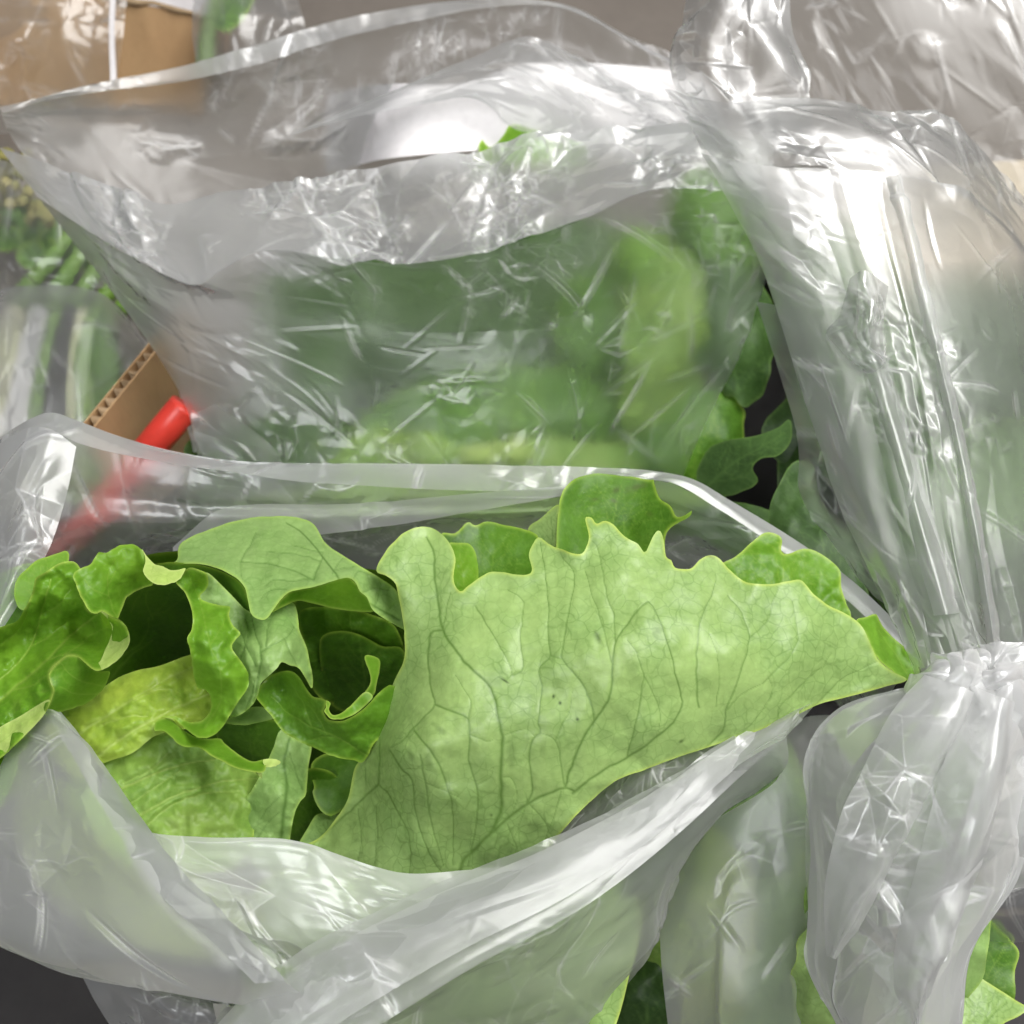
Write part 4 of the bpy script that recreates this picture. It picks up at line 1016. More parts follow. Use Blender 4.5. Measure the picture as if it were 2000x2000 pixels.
for a in ((900, 1050, 500, 230, 64, 'deep', 90), (640, 740, 190, 220, 67, 'deep', 104), (860, 650, 240, 160, 68, 'deep', 105), (1080, 570, 200, 150, 68, 'deep', 106), (560, 920, 200, 110, 61.5, 'deep', 91), (1000, 830, 280, 100, 61, 'face2', 92), (780, 900, 260, 65, 60.6, 'mid', 93), (1300, 690, 80, 250, 60.5, 'mid', 94), (1250, 520, 70, 75, 61.5, 'face', 95),
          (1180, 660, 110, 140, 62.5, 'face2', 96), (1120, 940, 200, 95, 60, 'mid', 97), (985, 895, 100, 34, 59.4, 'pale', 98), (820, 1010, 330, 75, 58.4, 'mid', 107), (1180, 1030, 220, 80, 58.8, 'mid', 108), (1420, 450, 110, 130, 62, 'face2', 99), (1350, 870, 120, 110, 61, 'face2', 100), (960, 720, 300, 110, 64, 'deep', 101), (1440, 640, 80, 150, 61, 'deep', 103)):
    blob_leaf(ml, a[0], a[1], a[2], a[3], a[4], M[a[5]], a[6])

# lettuce in the gap right of the middle bag
rl = thing('lettuce', 'lettuce coloured dark for shade in the gap between the middle bag and the tall right bag', 'lettuce', (1480, 1000, 56))
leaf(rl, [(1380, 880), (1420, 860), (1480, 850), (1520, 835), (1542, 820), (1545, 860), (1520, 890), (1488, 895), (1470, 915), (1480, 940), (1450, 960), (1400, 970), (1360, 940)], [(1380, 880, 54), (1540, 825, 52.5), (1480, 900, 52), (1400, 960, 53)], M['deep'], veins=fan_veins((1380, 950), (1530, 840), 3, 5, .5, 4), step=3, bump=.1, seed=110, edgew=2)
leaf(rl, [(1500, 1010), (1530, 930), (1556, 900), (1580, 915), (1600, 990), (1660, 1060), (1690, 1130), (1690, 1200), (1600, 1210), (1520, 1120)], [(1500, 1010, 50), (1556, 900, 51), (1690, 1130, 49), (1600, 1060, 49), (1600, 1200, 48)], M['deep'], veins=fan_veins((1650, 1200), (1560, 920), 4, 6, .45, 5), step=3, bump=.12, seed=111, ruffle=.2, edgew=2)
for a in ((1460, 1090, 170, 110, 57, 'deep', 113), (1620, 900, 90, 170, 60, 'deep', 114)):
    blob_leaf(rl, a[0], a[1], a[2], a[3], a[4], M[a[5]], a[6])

# lettuce in the tall right bag and the board behind it
tl_ = thing('lettuce', 'lettuce coloured dark for shade, seen through the streaked film of the tall right bag', 'lettuce', (1850, 1150, 56))
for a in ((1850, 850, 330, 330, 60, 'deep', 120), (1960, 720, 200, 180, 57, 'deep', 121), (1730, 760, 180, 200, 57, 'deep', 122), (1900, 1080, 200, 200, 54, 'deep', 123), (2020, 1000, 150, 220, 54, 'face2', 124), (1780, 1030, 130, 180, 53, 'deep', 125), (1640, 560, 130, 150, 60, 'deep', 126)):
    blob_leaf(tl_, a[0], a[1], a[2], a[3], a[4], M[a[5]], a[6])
cr = slab('cream_board', [(1660, 330, 72), (2200, 300, 72), (2200, 500, 64), (1640, 520, 64)], 0.01, M['cream'])
tag(cr, 'pale cream board behind the tall right bag', 'board')

# lettuce in the bag under the front right, and in the tied bag
bl = thing('lettuce', 'lettuce behind frosted film below the right end of the front bag rim', 'lettuce', (1430, 1950, 50))
for a in ((1440, 1780, 250, 380, 46, 'mid', 130), (1400, 1850, 85, 220, 44, 'yellow', 131), (1520, 1900, 130, 200, 44.5, 'under2', 132), (1480, 1600, 110, 150, 45.5, 'face2', 133), (1270, 1900, 120, 200, 46.5, 'deep', 134)):
    blob_leaf(bl, a[0], a[1], a[2], a[3], a[4], M[a[5]], a[6], bulge=1.8)
ql = thing('lettuce', 'lettuce with a leaf showing below the tied bag at the lower right corner', 'lettuce', (1900, 1950, 46))
leaf(ql, [(1880, 1930), (1900, 1880), (1925, 1800), (1950, 1815), (1985, 1850), (1990, 1868), (1982, 1900), (1980, 1960), (1940, 1990), (1880, 1990)], [(1925, 1800, 43), (1990, 1865, 42.5), (1900, 1900, 42.5), (1960, 1980, 42)], M['face2'], step=2.6, bump=.06, seed=140, veins=fan_veins((1900, 1980), (1960, 1840), 3, 4, .5, 3.5))
leaf(ql, [(1860, 1900), (1885, 1890), (1930, 1920), (1998, 1962), (2010, 1968), (1990, 1985), (1960, 2000), (1940, 2030), (1920, 2080), (1840, 2080)], [(1885, 1890, 41.5), (2000, 1965, 41.2), (1900, 1980, 40.5), (1860, 2060, 40)], M['under'], step=2.6, bump=.06, seed=141, quilt=.05, veins=fan_veins((1860, 2060), (1970, 1960), 13, 5, .6, 3.5))
for a in ((1740, 1780, 190, 260, 40, 'under2', 142), (1700, 1950, 150, 200, 39.5, 'under', 143), (1790, 1600, 140, 160, 40.5, 'face', 144)):
    blob_leaf(ql, a[0], a[1], a[2], a[3], a[4], M[a[5]], a[6], bulge=1.6)

# black crate the bags stand in
crate = thing('crate', 'black plastic crate under the lettuce bags, visible at the bottom corners', 'crate', (1000, 1900, 55))
def box_part(name, x0, x1, y0, y1, z0, z1, mat, parent):
    V = [(x, y, z) for z in (z0, z1) for y in (y0, y1) for x in (x0, x1)]
    o = mesh_from(name, V, [(0, 2, 3, 1), (4, 5, 7, 6), (0, 1, 5, 4), (1, 3, 7, 5), (3, 2, 6, 7), (2, 0, 4, 6)], mat, parent, smooth=False)
    b = o.modifiers.new('bevel', 'BEVEL')
    b.width = 0.003
    b.segments = 2
box_part('base', -0.40, 0.42, -0.14, 0.415, 0.004, 0.012, M['dark'], crate)
box_part('wall', -0.40, -0.394, -0.14, 0.415, 0.0125, 0.10, M['dark'], crate)
box_part('wall', 0.414, 0.42, -0.14, 0.415, 0.0125, 0.10, M['dark'], crate)

dark_backing = thing('crate', 'added black panel darkening what is seen through the middle bag', 'crate', (900, 560, 78))  # added black panel and floor stand in for the dark behind the bag
box_part('wall', -0.17, 0.46, 0.535, 0.541, 0.004, 0.085, M['dark'], dark_backing)
box_part('base', -0.17, 0.46, 0.42, 0.534, 0.004, 0.010, M['dark'], dark_backing)
# ------------------------------------------------------------------ bags
# ---- the middle bag, mouth open towards the camera
mb = thing('plastic_bag', 'wide open frosted bag in the middle, mouth stretched to the left edge', 'bag', (850, 980, 58))
def win(x0, x1, y0, y1, lo=0.25, soft=40):
    def f(G):
        w = 1 / (1 + np.exp(-(G[..., 0] - x0) / soft)) / (1 + np.exp((G[..., 0] - x1) / soft)) / (1 + np.exp(-(G[..., 1] - y0) / soft)) / (1 + np.exp((G[..., 1] - y1) / soft))
        return lo + (1 - lo) * w * 1.6
    return f


b0 = [(0, 210, 60.5), (180, 165, 63), (360, 128, 65), (520, 82, 66), (660, 40, 67), (850, 6, 68), (1000, -3, 68), (1120, 15, 68), (1220, 70, 67.5), (1330, 128, 66), (1430, 190, 64)]
film(mb, [b0, [(4, 222, 60.8), (190, 205, 64.2), (400, 185, 66.5), (640, 120, 68), (850, 70, 69), (1000, 60, 69), (1120, 80, 69), (1240, 130, 68.5), (1330, 170, 67.2), (1430, 225, 65)],
          [(8, 238, 61), (200, 250, 65), (450, 250, 68), (700, 190, 69.5), (930, 140, 70), (1060, 130, 70), (1200, 165, 69.5), (1330, 210, 68.5), (1430, 260, 66)],
          [(60, 320, 62), (300, 400, 66), (700, 380, 73), (1000, 330, 74), (1400, 330, 69)], [(300, 640, 62), (600, 640, 70), (1000, 620, 73), (1400, 560, 67)], [(380, 880, 60), (700, 900, 67), (1000, 900, 68), (1300, 880, 62)]],
     M['back'], 170, 260, facets=((4.2, 0.42), (1.7, 0.2), (.7, .05)), ex=(.035, .05), iters=70, amp=.003, seed=201, name='back_wall', mask=win(250, 1400, 20, 330, .5))
film(mb, [b0, [(6, 222, 60.3), (120, 190, 62.3), (360, 158, 64.8), (520, 120, 65.8), (660, 76, 66.7), (800, 44, 67.5), (930, 18, 67.9), (1060, 10, 68), (1150, 36, 67.7), (1250, 95, 67), (1335, 140, 65.8), (1430, 200, 63.8)]],
     M['milky'], 14, 220, coarse=2, facets=((2, 0.07), (.8, .03)), ex=(.0, .02), iters=20, amp=.001, seed=202, name='hem')
# folded film over the right of the mouth
film(mb, [[(560, 265, 66.0), (700, 205, 66.2), (830, 150, 66.5), (930, 110, 67), (1030, 70, 67.5), (1130, 110, 67), (1230, 165, 66), (1400, 215, 63)],
          [(700, 225, 65.6), (800, 185, 65.8), (900, 150, 66), (970, 140, 66.3), (1060, 130, 66.6), (1150, 160, 66), (1250, 190, 65), (1400, 240, 62.5)],
          [(860, 195, 65.4), (910, 185, 65.5), (960, 190, 65.6), (1010, 200, 65.7), (1080, 205, 65.8), (1170, 215, 65.2), (1260, 225, 64.2), (1400, 260, 62)],
          [(930, 182, 65), (960, 210, 65), (985, 238, 65), (1020, 258, 65), (1080, 264, 65), (1170, 258, 64.5), (1270, 250, 63.5), (1400, 280, 61.5)]],
     M['film'], 90, 160, facets=((2.6, 0.34), (1.0, 0.11)), ex=(.05, .05), iters=60, amp=.003, seed=203, name='inner_fold')
fr0 = [(0, 288, 60.3), (60, 308, 59.6), (150, 338, 58.8), (250, 372, 57.6), (320, 398, 56.8), (440, 374, 56.2), (600, 345, 55.8), (900, 290, 55.4), (1100, 262, 55.2), (1350, 240, 54.8), (1500, 255, 55)]
fr1 = [(28, 325, 59.4), (90, 362, 58.7), (170, 410, 57.8), (262, 452, 56.6), (352, 470, 55.8), (430, 430, 55.2), (600, 420, 54.9), (800, 415, 54.6), (1000, 370, 54.4), (1150, 340, 54.3), (1350, 290, 54.2), (1500, 310, 54.6)]
fr2 = [(75, 385, 58.6), (140, 430, 57.6), (220, 480, 56.4), (300, 525, 55.2), (385, 557, 54.0), (440, 522, 54.0), (530, 488, 54.0), (660, 505, 53.7), (800, 514, 53.5), (950, 490, 53.3), (1130, 432, 53.1), (1280, 368, 53.2), (1500, 370, 54.2)]
film(mb, [fr0, fr1, fr2], M['milky'], 80, 270, facets=((2.4, 0.5), (1.0, 0.2), (.4, .05)), ex=(.05, .03), iters=60, amp=.002, seed=204, name='collar', smooth_u=False)
film(mb, [fr2, [(145, 475, 57.8), (210, 520, 56.9), (290, 570, 56.0), (400, 590, 55.3), (600, 580, 54.9), (800, 580, 54.5), (1000, 560, 54.2), (1200, 500, 54.1), (1350, 450, 54.2), (1510, 440, 55.2)],
          [(220, 570, 57.4), (290, 612, 56.7), (400, 650, 55.9), (600, 660, 55.4), (800, 660, 55.1), (1100, 620, 54.8), (1330, 560, 54.9), (1500, 530, 55.8)],
          [(325, 720, 57), (450, 740, 56.3), (700, 750, 55.8), (1000, 740, 55.3), (1250, 720, 55.5), (1450, 680, 56.6)], [(375, 830, 57), (500, 850, 56.6), (750, 865, 56.2), (1000, 865, 55.9), (1250, 850, 56.1), (1375, 830, 57)], [(400, 990, 57.4), (600, 1010, 57), (900, 1020, 56.6), (1150, 1010, 56.6), (1310, 990, 57.4)]],
     M['thin'], 190, 260, facets=((3.0, 0.16), (1.1, 0.13), (.5, .07)), ex=(.02, .02), iters=60, amp=.0015, seed=205, name='front_wall', mask=win(960, 1420, 400, 720, .45))
film(mb, [[(372, 800, 55.4), (378, 840, 55.2), (400, 900, 55)], [(395, 800, 55.8), (450, 850, 55.2), (500, 900, 55)], [(420, 790, 56.4), (520, 860, 56), (560, 920, 56)]], M['thin'], 40, 40, facets=((1.5, .15),), iters=20, seed=207, name='corner_fold')

# ---- big clear sheet at the top right
tb = thing('plastic_bag', 'streaked clear film spread over the top right corner', 'bag', (1800, 480, 74))
film(tb, [[(1380, -90, 70), (1560, -160, 69), (1740, -220, 68), (2000, -300, 68)], [(1450, 40, 68), (1640, -30, 66.5), (1840, -90, 66), (2100, -160, 66)], [(1530, 170, 67), (1720, 110, 65.5), (1930, 60, 65), (2160, 0, 65)], [(1620, 310, 67), (1820, 260, 65.5), (2020, 210, 65), (2240, 160, 65)], [(1720, 450, 67), (1920, 410, 66), (2100, 370, 65), (2300, 330, 65)]],
     M['sheer'], 120, 150, facets=((2.4, 0.26, .22), (1.0, 0.12, .18), (.5, .04, .3)), ex=(.01, .05), iters=70, amp=.004, seed=211, name='film_sheet')

# ---- tall bag on the right, gathered at the knot
rb = thing('plastic_bag', 'tall frosted bag on the right gathered down to a white knot', 'bag', (1860, 1290, 42))
film(rb, [[(1352, -60, 52), (1420, -60, 51.2), (1470, -60, 51.4), (1540, -60, 52)], [(1330, 40, 51.6), (1400, 30, 50.6), (1470, 30, 51), (1545, 60, 51.6)], [(1309, 110, 51.2), (1380, 110, 50.1), (1450, 120, 50.6), (1520, 120, 50.4), (1577, 142, 51.2)], [(1322, 180, 50.8), (1400, 190, 49.6), (1480, 195, 50), (1582, 195, 50.8)], [(1370, 290, 51.5), (1440, 300, 49.5), (1520, 300, 50), (1600, 290, 52)]],
     M['tall'], 120, 120, facets=((2.2, 0.6, .55), (1.0, 0.26, .5), (.45, .06)), ex=(.02, .05), iters=60, amp=.003, seed=221, name='ear')
film(rb, [[(1300, 178, 50.5), (1420, 200, 49.3), (1560, 190, 49.5), (1700, 205, 50), (1843, 222, 51), (1900, 275, 52), (1990, 385, 53.5), (2060, 520, 55)], [(1345, 240, 49.8), (1440, 262, 48.4), (1580, 258, 48.4), (1720, 268, 48.8), (1840, 285, 49.6), (1920, 340, 51), (2010, 460, 53), (2080, 600, 55)], [(1385, 300, 49.3), (1480, 325, 47.9), (1600, 330, 47.8), (1740, 340, 48), (1860, 370, 49), (1960, 440, 50.5), (2040, 560, 53), (2100, 700, 55)]],
     M['tall'], 80, 220, facets=((2.3, 0.34), (.9, 0.12), (.4, .03)), ex=(.06, .06), iters=60, amp=.003, seed=222, name='shoulder')
def pleat_row(xs, d, amp, n, seed, ph=0.0, fold=0.4):
    """a cross row whose depth runs in uneven straight-sided folds"""
    k = 121
    base = curve([(x, y, dd) for (x, y), dd in zip(xs, d)], k)
    t = np.linspace(0, 1, k)
    rg = np.random.RandomState(seed)
    kn = np.sort(rg.uniform(0, 1, n * 2 - 1))
    kn = np.r_[0, kn + 0.012 * np.sin(kn * 40 + xs[0][1] * 0.01), 1]
    hs = rg.uniform(0.3, 1.0, len(kn)) * np.where(np.arange(len(kn)) % 2, 1, -1)
    base[:, 2] += amp * fold * np.interp(t, np.sort(kn), hs)
    return [tuple(r) for r in base]


film(rb, [pleat_row([(1385, 300), (1480, 325), (1600, 330), (1740, 340), (1860, 370), (1960, 440), (2060, 560)], (49.3, 47.9, 47.8, 48, 49, 50.5, 53), .25, 5, 1, 0, .13), pleat_row([(1440, 400), (1530, 430), (1640, 450), (1770, 470), (1880, 500), (1990, 560), (2090, 640)], (48.4, 47, 46.6, 46.8, 47.6, 49, 52), .5, 5, 1, 0, .13),
          pleat_row([(1500, 540), (1590, 580), (1690, 600), (1800, 620), (1910, 640), (2020, 700), (2110, 780)], (47.4, 45.8, 45.2, 45.3, 46, 47.6, 51), .7, 5, 1, 0, .13), pleat_row([(1570, 760), (1650, 790), (1740, 800), (1840, 820), (1940, 830), (2040, 880), (2120, 930)], (45.5, 44, 43.2, 43.2, 44, 45.5, 49), .7, 5, 1, 0, .13),
          pleat_row([(1660, 1020), (1720, 1040), (1800, 1050), (1880, 1050), (1960, 1050), (2040, 1050), (2120, 1060)], (43, 41.6, 41, 41.2, 42, 43, 45), .5, 5, 1, 0, .13), pleat_row([(1740, 1190), (1790, 1205), (1850, 1212), (1910, 1215), (1980, 1215), (2050, 1215), (2120, 1220)], (41, 40, 39.6, 39.8, 40.8, 42, 43.5), .35, 5, 1, 0, .13), pleat_row([(1790, 1325), (1830, 1335), (1880, 1340), (1930, 1340), (1990, 1340), (2060, 1340), (2120, 1345)], (39.6, 38.8, 38.6, 39, 40, 41, 42), .25, 5, 1, 0, .13)],
     M['tall'], 230, 240, facets=((3.4, 0.28, .35), (1.2, 0.10, .4), (.5, .04)), ex=(.0, .02), iters=30, amp=.001, seed=223, name='front_wall')
film(rb, [[(1400, 320, 56), (1600, 300, 62), (1800, 320, 63), (2050, 520, 62)], [(1520, 560, 55), (1700, 580, 64), (1900, 620, 64), (2120, 740, 60)], [(1640, 980, 48), (1740, 1000, 54), (1900, 1020, 55), (2080, 1080, 52)], [(1790, 1330, 41), (1860, 1330, 43.5), (1960, 1330, 44), (2100, 1340, 43.5)]],
     M['clear'], 100, 110, facets=((3.0, 0.3, .4), (1.0, .1)), ex=(.02, .04), iters=40, amp=.002, seed=224, name='back_wall')
film(rb, [[(1660, 545, 44.6), (1690, 530, 44.0), (1735, 560, 44.8)], [(1640, 620, 44.4), (1700, 610, 43.2), (1730, 600, 44.4)], [(1620, 660, 44.6), (1690, 660, 43.2), (1725, 640, 44.2)], [(1690, 730, 44.4), (1715, 720, 43.4), (1735, 690, 44.4)]], M['clear'], 60, 60, facets=((1.2, 0.22), (.5, .08)), ex=(.08, .08), iters=50, amp=.002, seed=225, name='crumple')

film(rb, [[(1372, 300, 48.6), (1450, 318, 47.4), (1540, 330, 47.2)], [(1432, 410, 47.8), (1520, 440, 46.4), (1610, 450, 46.2)], [(1496, 545, 46.6), (1580, 590, 45.1), (1660, 600, 44.9)], [(1566, 765, 44.8), (1640, 795, 43.4), (1700, 800, 43.2)], [(1655, 1020, 42.4), (1705, 1042, 41.1), (1760, 1050, 40.9)], [(1738, 1190, 40.5), (1770, 1202, 39.6), (1805, 1206, 39.2)], [(1788, 1300, 38.8), (1806, 1305, 38.3), (1826, 1308, 38.0)]],
     M['tall'], 200, 60, facets=((2.6, 0.16, .4), (.9, .08, .5)), ex=(0, .02), iters=20, amp=.001, seed=226, name='side_fold')
for i, (pts, w) in enumerate((([(1742, 345, 47.4), (1775, 450, 46.1), (1800, 560, 45.2), (1840, 720, 43.8), (1880, 900, 42.4), (1915, 1080, 40.7), (1945, 1270, 38.9)], 13), ([(1690, 640, 44.6), (1720, 740, 43.6), (1765, 900, 42.3), (1810, 1060, 40.7), (1850, 1200, 39.2)], 26))):
    film(rb, [[(x - w, y + 2, d + .25) for x, y, d in pts], [(x - w * .2, y, d - .12) for x, y, d in pts], [(x + w * .5, y - 2, d + .0) for x, y, d in pts], [(x + w, y - 3, d + .35) for x, y, d in pts]], M['film'], 20, 200, coarse=2, facets=((1.4, .10, .6), (.6, .06)), ex=(.05, .01), iters=20, amp=.0008, seed=227 + i, name='crease_fold')

film(rb, [[(1478, 590, 49.4), (1530, 600, 48.2), (1600, 620, 47.2)], [(1520, 720, 48.6), (1570, 740, 47.4), (1640, 760, 46.2)], [(1556, 850, 47.8), (1600, 870, 46.6), (1680, 890, 45.2)], [(1558, 960, 47.4), (1620, 980, 46), (1710, 1000, 44.4)], [(1620, 1060, 46.2), (1670, 1080, 45), (1740, 1100, 43.4)], [(1690, 1150, 44.6), (1730, 1180, 43.4), (1770, 1200, 42)]], M['clear'], 110, 40, facets=((2.0, .25, .6), (.9, .1)), ex=(.02, .03), iters=25, amp=.001, seed=299, name='side_flap')

# ---- front bag
fb = thing('plastic_bag', 'open frosted bag at the front with rolled rim around the uncovered lettuce', 'bag', (800, 1900, 46))
hem_a = [(-60, 905, 46.5), (0, 855, 45.6), (60, 818, 44.8), (100, 806, 44.4), (150, 822, 44.4), (230, 852, 44.6), (330, 880, 44.8), (440, 898, 44.9), (560, 904, 44.8), (700, 905, 44.6), (900, 907, 44.5), (1100, 911, 44.5), (1250, 918, 44.5), (1345, 933, 44.5), (1430, 980, 44.4), (1540, 1046, 44.0), (1640, 1115, 43.4), (1720, 1185, 42.8), (1790, 1260, 42)]
hem_b = [(-60, 985, 45.3), (0, 905, 44.6), (60, 862, 44.0), (110, 848, 43.7), (160, 868, 43.8), (240, 888, 44.0), (330, 905, 44.1), (440, 920, 44.5), (560, 938, 44.45), (700, 948, 44.25), (900, 958, 44.1), (1050, 958, 44.1), (1180, 950, 44.2), (1300, 940, 44.2), (1400, 992, 44.0), (1500, 1058, 43.5), (1600, 1128, 42.9), (1690, 1205, 42.3), (1770, 1290, 41.5)]
mid_ = [((a[0] + b[0]) / 2, (a[1] + b[1]) / 2 - 3, (a[2] + b[2]) / 2 - .03) for a, b in zip(hem_a, hem_b)]
film(fb, [hem_a, mid_, hem_b], M['milky'], 26, 330, coarse=2, facets=((1.4, 0.05), (.6, .03)), ex=(.0, .015), iters=25, amp=.0008, seed=231, name='rim')
film(fb, [[(a[0], a[1], a[2] + .05) for a in hem_a], [(-60, 1040, 46), (60, 950, 45.3), (200, 960, 45), (400, 980, 45.2), (700, 985, 45.3), (1000, 985, 45.3), (1300, 985, 45.2), (1500, 1090, 44.6), (1640, 1180, 43.6), (1760, 1320, 42)], [(-60, 1140, 46), (100, 1080, 46), (300, 1060, 46.6), (640, 1050, 47.2), (900, 1040, 47.6), (1200, 1040, 47.6), (1450, 1120, 46.8), (1600, 1230, 44.8), (1720, 1370, 42.8)],
          [(-60, 1320, 48), (200, 1250, 56), (600, 1230, 63), (1100, 1230, 63), (1500, 1280, 54), (1660, 1400, 45)]],
     M['film'], 130, 300, facets=((2.8, 0.2, .8), (1.0, 0.05)), ex=(.05, .01), iters=60, amp=.0025, seed=232, name='back_wall', mask=win(-50, 700, 850, 1100, .45))
film(fb, [[(338, 1076, 43.8), (480, 1058, 43.4), (640, 1042, 43.3), (800, 1020, 43.2), (950, 995, 43.2), (1140, 962, 43.4)], [(338, 1072, 43.9), (480, 1030, 43.7), (640, 1018, 43.6), (800, 1000, 43.5), (950, 980, 43.5), (1140, 955, 43.6)], [(338, 1068, 44.0), (420, 1000, 44.2), (500, 985, 44), (640, 985, 43.9), (800, 975, 43.8), (950, 962, 43.7), (1140, 945, 43.9)]], M['film'], 40, 160, facets=((1.8, .1), (.7, .03)), ex=(.02, .02), iters=30, amp=.001, seed=233, name='inner_fold')
# left gusset hanging at the frame edge
film(fb, [[(-120, 960, 44.5), (-40, 890, 43.6), (30, 850, 43.0), (90, 838, 42.6), (148, 872, 42.8)], [(-120, 1060, 43.6), (-50, 1000, 42.6), (10, 960, 42.0), (70, 940, 41.6), (128, 968, 41.9)], [(-120, 1160, 42.6), (-60, 1110, 41.6), (-10, 1080, 41.0), (40, 1060, 40.6), (92, 1078, 40.9)], [(-120, 1260, 41.4), (-70, 1230, 40.4), (-40, 1215, 39.8), (-10, 1205, 39.5), (22, 1196, 39.7)], [(-120, 1330, 40), (-90, 1310, 39.4), (-70, 1300, 39), (-50, 1290, 38.8), (-30, 1280, 39)]],
     M['milky'], 110, 80, facets=((1.8, 0.36), (.8, .14)), ex=(.04, .05), iters=50, amp=.002, seed=234, name='side_gusset')
# front: left corner sheet
film(fb, [[(-120, 1560, 38.2), (-40, 1490, 37.6), (30, 1430, 37.2), (85, 1388, 36.8), (118, 1392, 36.6)], [(-120, 1640, 36.8), (-20, 1600, 36.0), (80, 1540, 35.5), (150, 1490, 35.2), (190, 1488, 35.0)], [(-120, 1730, 35.8), (0, 1710, 34.9), (120, 1660, 34.3), (220, 1610, 34.0), (262, 1604, 33.9)], [(-120, 1800, 35.4), (20, 1800, 34.2), (170, 1770, 33.4), (300, 1720, 32.9), (350, 1712, 32.8)], [(-120, 1790, 35.6), (60, 1868, 34.0), (240, 1860, 32.8), (400, 1820, 32.2), (450, 1815, 32.1)], [(-120, 1760, 36), (80, 1886, 34.2), (300, 1916, 32.9), (480, 1916, 31.9), (548, 1908, 31.6)], [(-110, 1765, 36.1), (100, 1895, 34.3), (330, 1940, 33.0), (540, 1972, 32.2), (640, 1975, 32.0)]],
     M['matte'], 170, 130, facets=((4.0, 0.22), (1.6, .05)), ex=(.01, .02), iters=40, amp=.0012, seed=235, name='left_corner')
film(fb, [[(88, 1396, 36.9), (118, 1390, 36.5)], [(160, 1510, 35.0), (204, 1496, 34.6)], [(228, 1622, 33.9), (278, 1602, 33.5)], [(300, 1728, 32.9), (362, 1706, 32.4)], [(400, 1826, 32.1), (462, 1806, 31.7)], [(500, 1920, 31.6), (560, 1912, 31.3)]], M['matte'], 150, 24, coarse=2, facets=((2.5, .05, .4), (.9, .02)), ex=(0, .02), iters=15, amp=.0006, seed=236, name='fold_band')
# front wall under the head
film(fb, [[(230, 1604, 36.2), (300, 1626, 35.8), (400, 1636, 35.5), (560, 1642, 35.2), (680, 1676, 35.0), (790, 1706, 34.8), (900, 1700, 34.8), (1045, 1688, 34.9), (1120, 1640, 35.5)], [(260, 1690, 35.8), (400, 1720, 35.1), (560, 1720, 34.8), (700, 1745, 34.6), (850, 1765, 34.4), (1000, 1740, 34.8), (1110, 1665, 35.4)],
          [(330, 1800, 35.2), (450, 1815, 34.6), (600, 1810, 34.3), (750, 1825, 34.2), (880, 1808, 34.4), (1000, 1760, 34.8), (1090, 1695, 35.3)], [(420, 1910, 34.8), (550, 1900, 34.3), (700, 1885, 34.2), (850, 1845, 34.4), (980, 1790, 34.8), (1070, 1725, 35.2)]],
     M['white'], 150, 260, facets=((2.8, 0.62), (1.2, 0.22), (.5, .05)), ex=(.06, .05), iters=70, amp=.003, seed=237, name='front_wall', mask=win(300, 1050, 1640, 1900, .5))
# rolled band running up to the right
def band(off, dd, w0, seed, mat):
    c = [(1600, 1352, 40.6), (1545, 1395, 39.6), (1470, 1446, 38.0), (1390, 1505, 36.2), (1300, 1572, 35.4), (1180, 1652, 34.4), (1060, 1718, 33.5), (900, 1790, 32.6), (760, 1862, 31.9), (630, 1936, 31.5), (540, 2010, 31.4), (470, 2090, 31.6)]
    wd = [10, 22, 34, 46, 58, 72, 84, 94, 104, 112, 118, 124]
    nx, ny = 0.47, 0.88
    rows = []
    for f, dz in ((-1.0, .42), (-.5, .18), (0.0, .0), (.5, -.12), (1.0, -.2)):
        rows.append([(x + nx * w * w0 * (f + off), y + ny * w * w0 * (f + off), d + dz * w / 60 + dd) for (x, y, d), w in zip(c, wd)])
    film(fb, rows, mat, 60, 260, coarse=3, facets=((3.0, 0.16, 2.6), (1.2, .06, 2.2)), ex=(.05, .0), iters=30, amp=.0016, seed=seed, name='rolled_rim')


band(0.0, 0.0, 0.62, 238, M['matte'])
band(0.75, 0.4, 0.6, 239, M['film'])
band(-0.6, 0.35, 0.5, 240, M['film'])
band(0.35, 0.75, 0.75, 244, M['matte'])
film(fb, [[(1590, 1370, 39.0), (1440, 1425, 39.2), (1300, 1468, 39.2), (1200, 1500, 39.0), (1110, 1575, 38.8), (1010, 1690, 38.0)], [(1560, 1395, 38.2), (1450, 1455, 37.8), (1330, 1510, 37.5), (1230, 1555, 37.2), (1140, 1620, 36.9), (1040, 1700, 36.4)], [(1565, 1402, 37.7), (1480, 1465, 37.0), (1380, 1535, 36.4), (1280, 1600, 35.8), (1180, 1665, 35.2), (1060, 1730, 34.8)]], M['film'], 70, 160, facets=((2.0, .3), (.8, .10)), ex=(.06, .02), iters=40, amp=.0015, seed=241, name='inner_fold')
